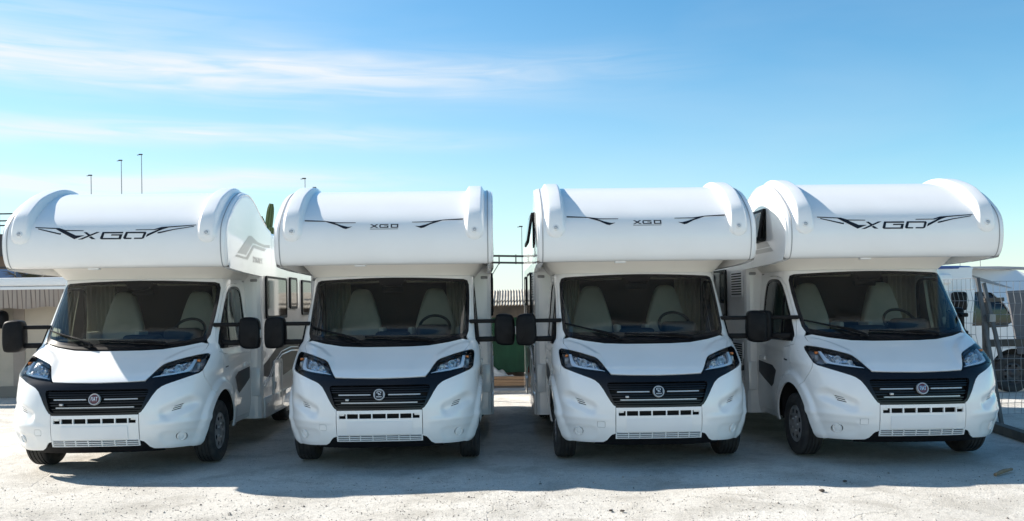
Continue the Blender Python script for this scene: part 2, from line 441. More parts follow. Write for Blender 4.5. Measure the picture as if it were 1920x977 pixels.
def alz(x, z, off=0.0): return ALC(x, [p_of_z(a) for a in np.atleast_1d(z)], off)
def grid_mesh(name, us, vs, fn, mat, flip=False, smooth=40):
    U, V = np.meshgrid(us, vs, indexing='ij'); P = fn(U.ravel(), V.ravel()); n, m = len(us), len(vs)
    F = [(i * m + j, (i + 1) * m + j, (i + 1) * m + j + 1, i * m + j + 1) for i in range(n - 1) for j in range(m - 1)]
    if flip: F = [f[::-1] for f in F]
    return mesh_of(name, P, F, mat, smooth)
def FLK(sg, X=HW):
    return lambda y, z, off=0.0: np.stack([np.full(np.shape(y), 1.0) * sg * (X + off), np.asarray(y, float), np.asarray(z, float)], -1)
def inset(poly, d):
    n = len(poly); o = []; A = sum(poly[i][0] * poly[(i + 1) % n][1] - poly[(i + 1) % n][0] * poly[i][1] for i in range(n)); sg = 1 if A > 0 else -1
    for i in range(n):
        a, b, c = Vector(poly[i - 1]), Vector(poly[i]), Vector(poly[(i + 1) % n])
        u, w = (b - a).normalized(), (c - b).normalized(); nn = Vector((-u.y - w.y, u.x + w.x)) * sg
        if nn.length > 1e-6: nn = nn.normalized() / max(.5, math.sqrt(max(.05, (1 + u.dot(w)) / 2)))
        o.append((b.x + nn.x * d, b.y + nn.y * d))
    return o
def pillow(poly, y0, y1, ins, mb=None, place=None):
    """cushion-like slab: outline in x,z; front y0, back y1"""
    mb = mb or MB(); L = [(inset(poly, ins), y0), (inset(poly, ins * .3), y0 + ins * .35), (poly, y0 + ins), (poly, y1 - ins), (inset(poly, ins), y1)]; n = len(poly); v = []
    for l, y in L: v += [Vector((a, y, b)) for a, b in l]
    if place: v = [place @ p for p in v]
    f = [tuple(range(n)), tuple(range(5 * n - 1, 4 * n - 1, -1))]
    for k in range(4): f += [(k * n + i, (k + 1) * n + i, (k + 1) * n + (i + 1) % n, k * n + (i + 1) % n) for i in range(n)]
    return mb.add(v, f)

# ------------------------------------------------------------------ motorhome: meshes of the parts
PARTS = []          # (key, name, mesh, parent key, local matrix, variant)
def part(name, me, parent=None, mat=None, var=None, key=None, label=None):
    key = key or f'{name}#{len(PARTS)}'
    PARTS.append((key, name, me, parent, mat, var, label)); return key

arc = lambda a0, a1, r=AR, n=16: [(AY - r * math.cos(R(a0 + (a1 - a0) * i / n)), AZ + r * math.sin(R(a0 + (a1 - a0) * i / n))) for i in range(n + 1)]
GRL = [(.430, .651), (.466, .671), (.494, .709), (.531, .771), (.564, .831), (.603, .889), (.645, .923), (.683, .941), (.736, .960), (.807, .985), (.884, 1.010)]
HLB = [(.932, 1.030), (.898, 1.022), (.847, 1.031), (.806, 1.025), (.734, 1.014), (.644, 1.005), (.518, .995), (.476, .985)]
HLT = [(.507, 1.028), (.547, 1.081), (.58, 1.118), (.615, 1.138), (.678, 1.158), (.769, 1.185), (.862, 1.207), (.938, 1.219)]
HLO = [(.959, 1.204), (.964, 1.173), (.960, 1.108), (.953, 1.053)]
WSB = [(0, 1.279), (.253, 1.280), (.472, 1.288), (.688, 1.318), (.841, 1.350), (.885, 1.376)]
WSS = [(.907, 1.43), (.913, 1.646), (.912, 1.821), (.905, 1.965), (.886, 2.018), (.842, 2.034), (.551, 2.047), (.25, 2.057), (0, 2.060)]
up = lambda l, d: [(x, z + d) for x, z in l]
def shift_n(l, d): return [(x + d, z) for x, z in l]

# -- painted cab body: pillars, wings, flanks
win = chaikin([(.915, 1.262), (1.06, 1.475), (1.385, 1.885), (1.50, 1.965), (1.64, 1.988), (1.87, 1.99), (1.985, 1.95), (2.03, 1.84), (2.055, 1.58), (2.07, 1.262)], 1, True)
door = [(1.395, .40), (1.375, .55), (1.31, .70), (1.27, .86), (1.20, 1.19), (1.0, 1.215), (.875, 1.228), (1.02, 1.49), (1.35, 1.905), (1.48, 1.998), (1.63, 2.022), (1.89, 2.024), (2.03, 1.985), (2.075, 1.86), (2.10, 1.58), (2.135, 1.20), (2.13, .40)]
top_z = 2.092
half = FR([(0, top_z), (.90, top_z)]) + SD([(1.62, top_z), (2.22, top_z), (2.22, .34), (AY + AR * math.cos(0) + .0, .34)], .03)
half += SD(arc(180, 61)) + [fr(.953, 1.051)] + FR(HLO[::-1] + HLT[:-3:-1]) + FR([(.868, 1.213), (.905, 1.262), (.912, 1.330), (.888, 1.374)]) + FR(WSS)
cabb = half[:-1] + mir(half[:-1])[::-1]
part('cab_body', drape('cab_body', cabb, [SD(door, .02, True), mir(SD(door, .02, True))[::-1]], CAB, 'paint', (.026, .026), rim=.018, step=.022))
# -- bumper
bh = FR([(.446, .660)] + GRL[1:] + [(.932, 1.026), (.951, 1.047)]) + SD(arc(60, -9)) + SD([(.47, .27), (.44, .268)]) + FR([(.879, .268), (.70, .275), (.565, .284), (.53, .305), (.500, .347), (.482, .366), (.446, .378)])
bh = [(a, b) for a, b in bh]
def slit(i):
    x0, z0 = .752 + i * .010, .664 + i * .021
    return [(x0, z0), (x0 + .085, z0 + .020), (x0 + .088, z0 + .031), (x0 + .004, z0 + .010)]
slits = [FR(slit(i), .02, True) for i in range(3)]
fogh = [fr(*p) for p in circ(.822, .386, .049, 24)]
towh = [fr(*p) for p in rrect(.552, .440, .632, .506, .014)]
bv = part('bumper', drape('bumper', bh, slits + [fogh], CAB, 'paint', (.02, .018), rim=.02, step=.016), key='bumper')
part('bumper', drape('bumper', mir(bh)[::-1], [mir(s)[::-1] for s in slits + [fogh, towh]], CAB, 'paint', (.02, .018), rim=.02, step=.016), key='bumper_l')
part('towing_eye_cover', drape('towing_eye_cover', mir(inset(towh, .003))[::-1], [], CAB, 'paint', (.03, .03), rim=.012), 'bumper_l')
# -- number plate carrier with air slots
xs = [-.422, -.339, -.211, -.075, .075, .211, .339, .422]
holes = [FR(rrect(xs[i] + .006, .563, xs[i + 1] - .006, .613, .004, 2), .05, True) for i in range(7)]
pc = part('plate_carrier', drape('plate_carrier', FR([(-.442, .392), (.442, .392), (.442, .647), (-.442, .647)], .03, True), holes, CAB, 'paint', (.03, .03), rim=.022), key='plate_carrier')
part('number_plate', drape('number_plate', FR(rrect(-.336, .404, .336, .534, .008, 2), .03, True), [], CAB, 'platewhite', (.04, .04), off=.009, rim=.010), pc, label='blank pale number plate')
for sg in (-1, 1):
    part('slot_bracket', MB().rbox((sg * .39 - .03, .028, .592), (sg * .39 + .03, .042, .616), .004, 2).build('slot_bracket', 'whiteplastic'), pc)
# -- lower grille
lg = []
for j in range(3):
    z0 = .3315 + j * .0205
    for i in range(7):
        a, b = [-.436, -.313, -.198, -.070, .070, .198, .313, .436][i:i + 2]
        lg.append(FR([(a + .004, z0), (b - .004, z0), (b - .004, z0 + .013), (a + .004, z0 + .013)], .05, True))
part('lower_grille', drape('lower_grille', FR([(-.444, .324), (.444, .324), (.444, .390), (-.444, .390)], .04, True), lg, CAB, 'whiteplastic', (.05, .05), off=.004, rim=.014))
part('lower_lip', drape('lower_lip', FR([(-.66, .232), (.66, .232), (.60, .40), (.46, .43), (-.46, .43), (-.60, .40)], .04, True), [], CAB, 'black', (.05, .04), off=-.03, rim=.05))
part('front_backing', drape('front_backing', FR([(-.93, .28), (.93, .28), (.93, 1.0), (.60, 1.0), (-.60, 1.0), (-.93, 1.0)], .04, True), [], CAB, 'void', (.05, .05), off=-.075))
# -- grille
gs = FR([(0, .965), (.47, .977)]) + FR(HLB[::-1][1:-1]) + FR(GRL[::-1]) + FR([(.349, .646), (0, .644)])
gh = FR([(0, .905), (.49, .905), (.519, .897), (.522, .872), (.462, .700), (.430, .674), (0, .669)])
gk = part('grille', drape('grille', sym(gs[:])[:], [sym(gh)], CAB, 'gloss_black', (.03, .022), off=-.004, rim=.05, step=.02), key='grille')
for z, hgt, w in ((.688, .012, .46), (.712, .012, .468), (.752, .012, .482), (.780, .012, .49), (.838, .012, .51), (.862, .012, .517), (.886, .010, .52)):
    part('grille_slat', drape('grille_slat', FR([(-w, z - hgt / 2), (w, z - hgt / 2), (w, z + hgt / 2), (-w, z + hgt / 2)], .04, True), [], CAB, 'gloss_black', (.06, .02), off=-.028, rim=.022), gk)
for x0, x1, z in ((-.425, -.092, .809), (.092, .425, .809), (-.395, .395, .726)):
    part('chrome_strip', drape('chrome_strip', FR([(x0, z - .0055), (x1, z - .0055), (x1, z + .0055), (x0, z + .0055)], .04, True), [], CAB, 'silver', (.06, .02), off=-.010, rim=.02), gk)
part('parking_camera', MB().rbox((-.345, .0, .748), (-.31, .03, .768), .004, 2).build('parking_camera', 'silver'), gk)
# badge (two kinds)
p0, n0 = cabn(0.0, .808)
BM = Matrix.Translation(p0 + n0 * .004) @ n0.to_track_quat('Z', 'X').to_matrix().to_4x4()
bq = Vector((0, 0, 1)) - n0 * n0.z; bq.normalize(); bx = bq.cross(n0)
BM = Matrix.Translation(p0 + n0 * .004) @ Matrix((bx, bq, n0)).transposed().to_4x4()
part('badge', MB().lathe([(.060, -.02), (.060, .002), (.057, .008), (.050, .008), (.048, .003), (.048, -.02)], 40).build('badge', 'silver'), gk, BM, key='badge')
part('badge_face', MB().lathe([(.0001, .004), (.050, .001), (.050, -.01)], 32).build('badge_face', 'badge_red'), 'badge', None, 'fiat')
part('badge_lettering', text_mesh('badge_lettering', 'FIAT', .052, 'chrome', .002), 'badge', Matrix.Translation((0, 0, .0065)) @ Matrix.Diagonal((.66, 1.25, 1, 1)), 'fiat')
fw = rrect(-.040, -.046, .040, .042, .018, 4)
part('badge_face', MB().prism(fw, lambda a, b: (a, b, .007), lambda a, b: (a, b, -.01)).build('badge_face', 'gloss_black', 0), 'badge', None, 'crest')
part('badge_backing', MB().lathe([(.0001, .002), (.052, .002), (.052, -.01)], 32).build('badge_backing', 'silver'), 'badge', None, 'crest')
cm = MB()
for poly in ([(-.026, .030), (-.020, .034), (.014, .034), (.014, .028), (-.016, .028), (-.019, .010), (-.026, .014)], [(-.012, .022), (.022, -.004), (.010, -.006), (-.004, -.002), (-.014, .006)], [(.010, .020), (.024, .036), (.020, .012), (.012, .010)], [(-.012, -.004), (.004, -.012), (.0, -.003)]):
    cm.prism(poly, lambda a, b: (a, b, .010), lambda a, b: (a, b, .006))
for i in range(5): cm.prism([(-.028 + i * .0115, -.030), (-.0195 + i * .0115, -.030), (-.0195 + i * .0115, -.018), (-.028 + i * .0115, -.018)], lambda a, b: (a, b, .010), lambda a, b: (a, b, .006))
part('badge_crest', cm.build('badge_crest', 'silver', 0), 'badge', None, 'crest')
# -- bonnet
bn = FR([(0, .974), (.30, .978), (.47, .986)]) + FR(HLT[:-1]) + FR([(.866, 1.214), (.901, 1.262), (.908, 1.328)]) + FR(up(WSB[::-1][1:], -.006))
part('bonnet', drape('bonnet', sym(bn), [], CAB, 'paint', (.024, .011), off=.0, rim=.02, step=.015))
# -- windscreen: black border and glass
ws = FR(WSB) + FR(WSS)
gz = FR([(0, 1.345), (.47, 1.352), (.70, 1.375), (.85, 1.412), (.872, 1.46), (.879, 1.65), (.878, 1.82), (.872, 1.955), (.855, 1.995), (.82, 2.006), (.55, 2.018), (.155, 2.028), (.115, 1.968), (0, 1.966)])
wk = part('windscreen', drape('windscreen', sym(gz), [], CAB, 'screen', (.04, .03), off=-.002), key='windscreen')
part('windscreen_border', drape('windscreen_border', sym(ws), [sym(gz)], CAB, 'gloss_black', (.04, .03), off=-.003, rim=.012), wk)
part('scuttle_panel', drape('scuttle_panel', FR([(-.83, 1.352), (-.688, 1.320), (-.472, 1.290), (-.253, 1.283), (0, 1.281), (.253, 1.283), (.472, 1.290), (.688, 1.320), (.83, 1.352), (.688, 1.342), (.472, 1.316), (0, 1.306), (-.472, 1.316), (-.688, 1.342)], .04, True), [], CAB, 'black', (.05, .02), off=.010, rim=.012), wk)
def wiper(a, b, piv):
    m = MB()
    q = [Vector(CAB(*fr(a[0] + (b[0] - a[0]) * t, a[1] + (b[1] - a[1]) * t), .018)[0]) for t in np.linspace(0, 1, 9)]
    m.tube(q, .010, 8)
    arm = [Vector(CAB(*fr(piv[0] + (a[0] * .45 + b[0] * .55 - piv[0]) * t, piv[1] + (a[1] * .45 + b[1] * .55 - piv[1]) * t), .030 + .018 * math.sin(math.pi * t))[0]) for t in np.linspace(0, 1, 7)]
    m.tube(arm, [.016, .014, .012, .011, .010, .009, .008], 8)
    m.lathe([(.0, .02), (.022, .018), (.024, 0)], 14, Matrix.Translation(arm[0] - Vector((0, 0, .015))))
    return m.build('wiper', 'black')
part('wiper', wiper((-.87, 1.492), (-.34, 1.352), (-.30, 1.318)), wk)
part('wiper', wiper((-.24, 1.372), (.46, 1.338), (.50, 1.322)), wk)
part('mirror_pod', MB().rbox((-.10, 1.24, 1.955), (.10, 1.36, 2.05), .03, 3).build('mirror_pod', 'black'), wk)
part('rear_view_mirror', MB().rbox((-.13, 1.34, 1.885), (.13, 1.37, 1.955), .015, 3).build('rear_view_mirror', 'black'), wk)
# -- headlights
hl_o = FR(HLT + HLO + HLB)
hl_o = clean(hl_o)
def lamp_bits(sg):
    T = (lambda l: l) if sg > 0 else (lambda l: mir(l)[::-1])
    k = part('headlight', drape('headlight', T(hl_o), [], CAB, 'lamp_housing', (.03, .02), off=-.070), key=f'hl{sg}')
    part('lens', drape('lens', T(inset(hl_o, .003)), [], CAB, 'lens', (.024, .014), off=.001), k)
    part('bezel', drape('bezel', T(inset(hl_o, .002)), [T(inset(hl_o, .014))], CAB, 'gloss_black', (.05, .05), off=-.004, rim=.075, step=.012), k)
    drl = FR([(.872, 1.168), (.866, 1.078), (.850, 1.054), (.806, 1.040), (.734, 1.028), (.644, 1.018), (.53, 1.007), (.528, 1.019), (.644, 1.035), (.734, 1.046), (.80, 1.060), (.822, 1.076), (.836, 1.108), (.846, 1.168)], .015, True)
    part('running_light', drape('running_light', T(drl), [], CAB, 'drl', (.03, .02), off=-.014, rim=.03), k)
    m = MB(); rnd = random.Random(5)
    for cx, cz, r in ((.742, 1.098, .042), (.640, 1.070, .030)):
        c = Vector(CAB(*fr(sg * cx, cz), -.030)[0]); mt = Matrix.Translation(c) @ Matrix.Rotation(R(90), 4, 'X')
        m = MB().lathe([(r * 1.05, .0), (r, -.002), (r * .8, -.022), (r * .5, -.036), (r * .2, -.042), (.0, -.042)], 20, mt); part('reflector', m.build('reflector', 'chrome'), k)
    for cx, cz, r in ((.742, 1.098, .014), (.640, 1.070, .010)):
        c = Vector(CAB(*fr(sg * cx, cz), -.045)[0]); m = MB().lathe([(.0, .012), (r * .7, .009), (r, 0), (r, -.02)], 14, Matrix.Translation(c) @ Matrix.Rotation(R(90), 4, 'X')); part('bulb', m.build('bulb', 'drl'), k)
    # faceted reflector bowl behind the bulbs
    Pf, Tf = tri2d(FR([(.585, 1.040), (.60, 1.085), (.655, 1.128), (.74, 1.152), (.838, 1.178), (.832, 1.085), (.80, 1.066), (.70, 1.050)], .02, True), [], (.019, .017), .02)
    qf = CAB(Pf[:, 0] * sg, Pf[:, 1], -.052); jit = np.array([rnd.uniform(-.011, .011) for _ in Pf]); qf[:, 1] += jit
    fm_ = mesh_of('reflector_facets', qf, [t if sg > 0 else t[::-1] for t in Tf], 'chrome', 0)
    part('reflector_facets', fm_, k)
    c = Vector(CAB(*fr(sg * .903, 1.135), -.030)[0]); part('indicator', MB().rbox((c.x - .018, c.y - .02, 1.142), (c.x + .018, c.y + .03, 1.172), .008, 2).build('indicator', 'amber'), k)
    part('side_reflector', MB().rbox((c.x - .02, c.y - .018, 1.065), (c.x + .018, c.y + .03, 1.132), .008, 2).build('side_reflector', 'silver'), k)
    # fog lamp set in the bumper
    s, z = fr(sg * .822, .386); q, n = cabn(s, z); fm = Matrix.Translation(q) @ n.to_track_quat('Z', 'Y').to_matrix().to_4x4()
    fk = part('fog_light', MB().lathe([(.050, -.015), (.050, .004), (.046, .009), (.040, .007), (.037, -.004)], 28).build('fog_light', 'paint'), 'bumper' if sg > 0 else 'bumper_l', fm, key=f'fog{sg}')
    part('fog_lens', MB().lathe([(.0, .006), (.02, .004), (.038, -.003), (.038, -.015)], 24).build('fog_lens', 'whiteplastic'), fk)
lamp_bits(-1); lamp_bits(1)
# -- doors
for sg in (-1, 1):
    T = (lambda l: l) if sg > 0 else (lambda l: mir(l)[::-1])
    ind = inset(door, .004)
    k = part('door', drape('door', T(SD(ind, .02, True)), [T(SD(win, .02, True))], CAB, 'paint', (.03, .026), rim=.018, step=.022), key=f'door{sg}')
    fk = part('window_frame', drape('window_frame', T(SD(inset(win, .002), .02, True)), [T(SD(inset([p for p in win], .034), .02, True))], CAB, 'gloss_black', (.05, .05), off=-.003, rim=.02), k)
    part('window_glass', drape('window_glass', T(SD(inset(win, .03), .03, True)), [], CAB, 'sideglass', (.06, .06), off=-.010), k)
    part('window_divider', drape('window_divider', T(SD([(1.33, 1.28), (1.365, 1.28), (1.365, 1.84), (1.33, 1.80)], .03, True)), [], CAB, 'black', (.05, .05), off=-.004, rim=.01), fk)
    part('mirror_base', drape('mirror_base', T(SD([(.925, 1.266), (1.21, 1.266), (1.21, 1.55), (1.115, 1.55)], .03, True)), [], CAB, 'black', (.04, .04), off=.014, rim=.02), k)
    hm = MB(); c = Vector(CAB(*((lambda a: (sg * a[0], a[1]))(sd(1.96, 1.03))), 0)[0])
    hm.rbox((c.x - .022, 1.86, .995), (c.x + .022, 2.06, 1.045), .012, 2)
    part('door_handle', hm.build('door_handle', 'paint'), k)
    part('door_graphic', drape('door_graphic', T(SD([(1.47, .90), (1.60, .955), (2.12, .985), (2.12, .84), (1.92, .765), (1.66, .69), (1.58, .735)], .03, True)), [], CAB, 'decal', (.05, .05), off=.0025), k)
    part('wing_emblem', drape('wing_emblem', T(SD([(1.09, 1.04), (1.20, 1.045), (1.20, 1.06), (1.09, 1.055)], .03, True)), [], CAB, 'decal', (.05, .05), off=.002), 'cab_body#0')
    part('door_trim', drape('door_trim', T(SD([(1.0, .8), (2.15, .8), (2.15, 1.25), (.98, 1.25)], .04, True)), [], CAB, 'lining', (.08, .08), off=-.07), k)
# -- mirrors: hinge at the door, turned per vehicle
for sg in (-1, 1):
    h = MB(); L = chaikin([(.205, -.17), (.40, -.18), (.432, -.14), (.436, .02), (.428, .14), (.385, .185), (.245, .19), (.208, .155), (.198, 0)], 2)
    pillow(L, -.075, .085, .03, h)
    if sg < 0: h.v = [(-p[0], p[1], p[2]) for p in h.v]; h.f = [f[::-1] for f in h.f]
    g = MB(); g.box((sg * .315 - .085, .083, -.14), (sg * .315 + .085, .090, .15))
    ik = MB().rbox((sg * .432 - .008, -.03, -.05), (sg * .432 + .008, .045, .045), .006, 2)
    part('door_mirror', h.build('door_mirror', 'black', 50), None, 'mirror', None, key=f'mir{sg}')
    for z0, z1 in ((.082, .128), (-.132, -.072)):
        x0, x1 = sorted((-sg * .09, sg * .26)); part('mirror_arm', MB().rbox((x0, -.02, z0), (x1, .027, z1), .012, 2).build('mirror_arm', 'black'), f'mir{sg}')
    part('mirror_glass', g.build('mirror_glass', 'chrome'), f'mir{sg}')
    part('side_indicator', ik.build('side_indicator', 'silver'), f'mir{sg}')
# -- wheels
def tyre_mesh():
    hw = .108; t = [(.205, -hw * .80), (.225, -hw * .95), (.27, -hw * 1.03), (.315, -hw), (.332, -hw * .90), (.341, -hw * .78)]
    for c in (-.058, -.02, .02, .058):
        t += [(.344, c - .007), (.335, c - .0055), (.335, c + .0055), (.344, c + .007)]
    t += [(.341, hw * .78), (.332, hw * .90), (.315, hw), (.27, hw * 1.03), (.225, hw * .95), (.205, hw * .80)]
    return MB().lathe(t, 72, Matrix.Rotation(R(90), 4, 'Y')).build('tyre', 'rubber', 30)
def hub_mesh():
    rr = [(.0, .052), (.035, .052), (.05, .046), (.075, .030), (.105, .036), (.128, .040), (.152, .040), (.166, .038), (.188, .030), (.200, .038), (.206, .030), (.206, -.06)]
    n = 80; v = []; f = []
    for r, h in rr: v += [(h, r * math.cos(2 * math.pi * j / n), r * math.sin(2 * math.pi * j / n)) for j in range(n)]
    for i in range(len(rr) - 1):
        for j in range(n):
            if i in (5, 6) and j % 10 in (3, 4, 5, 6): continue
            f.append((i * n + j, i * n + (j + 1) % n, (i + 1) * n + (j + 1) % n, (i + 1) * n + j))
    return mesh_of('hub_cap', v, f, 'wheel_silver', 35)
TY, HB = tyre_mesh(), hub_mesh()
bolt = MB()
for j in range(5): bolt.lathe([(.0, .014), (.010, .014), (.011, 0)], 8, Matrix.Rotation(2 * math.pi * j / 5, 4, 'X') @ Matrix.Translation((.034, .078, 0)) @ Matrix.Rotation(R(90), 4, 'Y'))
BT = bolt.build('wheel_bolts', 'silver')
DK = MB().lathe([(.0, .0), (.205, .0)], 32, Matrix.Rotation(R(90), 4, 'Y')).build('wheel_disc', 'void')
for sg in (-1, 1):
    for y in (AY, AY + 3.45):
        wkey = part('wheel', TY, None, Matrix.Translation((sg * .905, y, .345)) @ (Matrix.Rotation(math.pi, 4, 'Z') if sg < 0 else Matrix()), key=f'wheel{sg}{y}')
        part('hub_cap', HB, wkey, Matrix.Translation((.055, 0, 0))); part('wheel_disc', DK, wkey, Matrix.Translation((.035, 0, 0))); part('wheel_bolts', BT, wkey, Matrix.Translation((.055, 0, 0)))
for sg in (-1, 1):
    for y, top in ((AY, .86), (AY + 3.45, .82)):
        well = MB(); well.add([(sg * .91, y - .47, .32), (sg * .91, y - .46, top), (sg * .97, y + .48, top), (sg * .97, y + .50, .34), (sg * .70, y - .47, .32), (sg * .70, y - .46, top), (sg * .70, y + .48, top), (sg * .70, y + .50, .34)], [(0, 1, 5, 4), (1, 2, 6, 5), (2, 3, 7, 6), (4, 5, 6, 7)])
        part('wheel_arch_liner', well.build('wheel_arch_liner', 'void', 0))
part('chassis', MB().box((-.70, .45, .26), (.70, 5.7, .62)).box((-.78, .9, .30), (.78, .96, .36)).box((-.95, 4.95, .33), (.95, 5.9, .6)).build('chassis', 'void', 0))
# -- cab interior
seat = chaikin([(-.24, 1.0), (.24, 1.0), (.255, 1.45), (.20, 1.66), (.125, 1.90), (.07, 1.945), (-.07, 1.945), (-.125, 1.90), (-.20, 1.66), (-.255, 1.45)], 2)
for sx in (-.46, .46):
    k = part('seat', pillow(seat, -.08, .08, .04, None, Matrix.Translation((sx, 1.86, 0)) @ Matrix.Translation((0, 0, 1.0)) @ Matrix.Rotation(R(-9), 4, 'X') @ Matrix.Translation((0, 0, -1.0))).rbox((sx - .25, 1.45, .92), (sx + .25, 1.9, 1.06), .05, 3).build('seat', 'seat', 60))
    for a in (-.285, .285): part('armrest', MB().rbox((sx + a - .03, 1.60, 1.36), (sx + a + .03, 1.90, 1.46), .02, 2).build('armrest', 'seat'), k)
ss = np.linspace(-.95, .95, 41)
dr = [np.array([CAB(*fr(float(np.clip(s, -.9, .9)), 1.335), -.03)[0] for s in ss])]
for y, z, w in ((1.10, 1.375, .93), (1.32, 1.385, .92), (1.42, 1.36, .915), (1.45, 1.30, .915), (1.46, .95, .9)):
    dr.append(np.stack([np.clip(ss, -w, w), np.maximum(y, dr[0][:, 1] + .02 * (1 + len(dr))), np.full(41, z)], -1))
V = np.concatenate(dr); F = [(i * 41 + j, (i + 1) * 41 + j, (i + 1) * 41 + j + 1, i * 41 + j + 1)[::-1] for i in range(5) for j in range(40)]
dk = part('dashboard', mesh_of('dashboard', V, F, 'dash', 60), key='dash')
part('instrument_binnacle', MB().rbox((.28, 1.16, 1.34), (.68, 1.43, 1.50), .07, 4).build('instrument_binnacle', 'dash', 60), dk)
part('centre_console', MB().rbox((-.20, 1.20, 1.30), (.20, 1.46, 1.425), .05, 4).build('centre_console', 'dash', 60), dk)
sw = Matrix.Translation((.48, 1.50, 1.455)) @ Matrix.Rotation(R(52), 4, 'X')
ring = MB(); ring.tube([sw @ Vector((.185 * math.cos(t), .185 * math.sin(t), 0)) for t in np.linspace(0, 2 * math.pi, 37)], .017, 10, False)
ring.tube([sw @ Vector((-.18, 0, 0)), sw @ Vector((0, 0, -.02)), sw @ Vector((.18, 0, 0))], .018, 8); ring.tube([sw @ Vector((0, -.18, 0)), sw @ Vector((0, 0, -.03))], .018, 8)
part('steering_wheel', ring.lathe([(.0, .01), (.05, .005), (.06, -.04)], 20, sw).build('steering_wheel', 'dash', 50), dk)
lin = MB(); lin.prism([(-.55, 1.36), (.55, 1.36), (.84, 1.60), (.86, 2.95), (-.86, 2.95), (-.84, 1.60)], lambda a, b: (a, b, 2.058), lambda a, b: (a, b, 2.070)); lin.box((-.95, 2.9, .8), (.95, 2.95, 2.06)); lin.box((-.94, .75, .86), (.94, 2.95, .90))
for sg in (-1, 1): lin.box((sg * .94 - .01, 2.10, .8), (sg * .94 + .01, 2.95, 2.06))
part('cab_lining', lin.build('cab_lining', 'lining', 0))
def curtain(sg):
    us = np.linspace(0, 1, 60); vs = np.linspace(1.22, 2.07, 10)
    def fn(u, v):
        x = sg * (.60 + .30 * u); y = 2.03 - .10 * u + .018 * np.sin(u * 38 + sg) * (1 + .3 * np.sin(v * 5)); return np.stack([x + .004 * np.sin(v * 9), y, v], -1)
    a = grid_mesh('curtain', us, vs, fn, 'curtain', sg > 0); return a
for sg in (-1, 1): part('curtain', curtain(sg), None)
part('sun_visor', MB().rbox((-.78, 1.36, 2.0), (-.16, 1.40, 2.06), .012, 2).build('sun_visor', 'seat')); part('sun_visor', MB().rbox((.16, 1.36, 2.0), (.78, 1.40, 2.06), .012, 2).build('sun_visor', 'seat'))
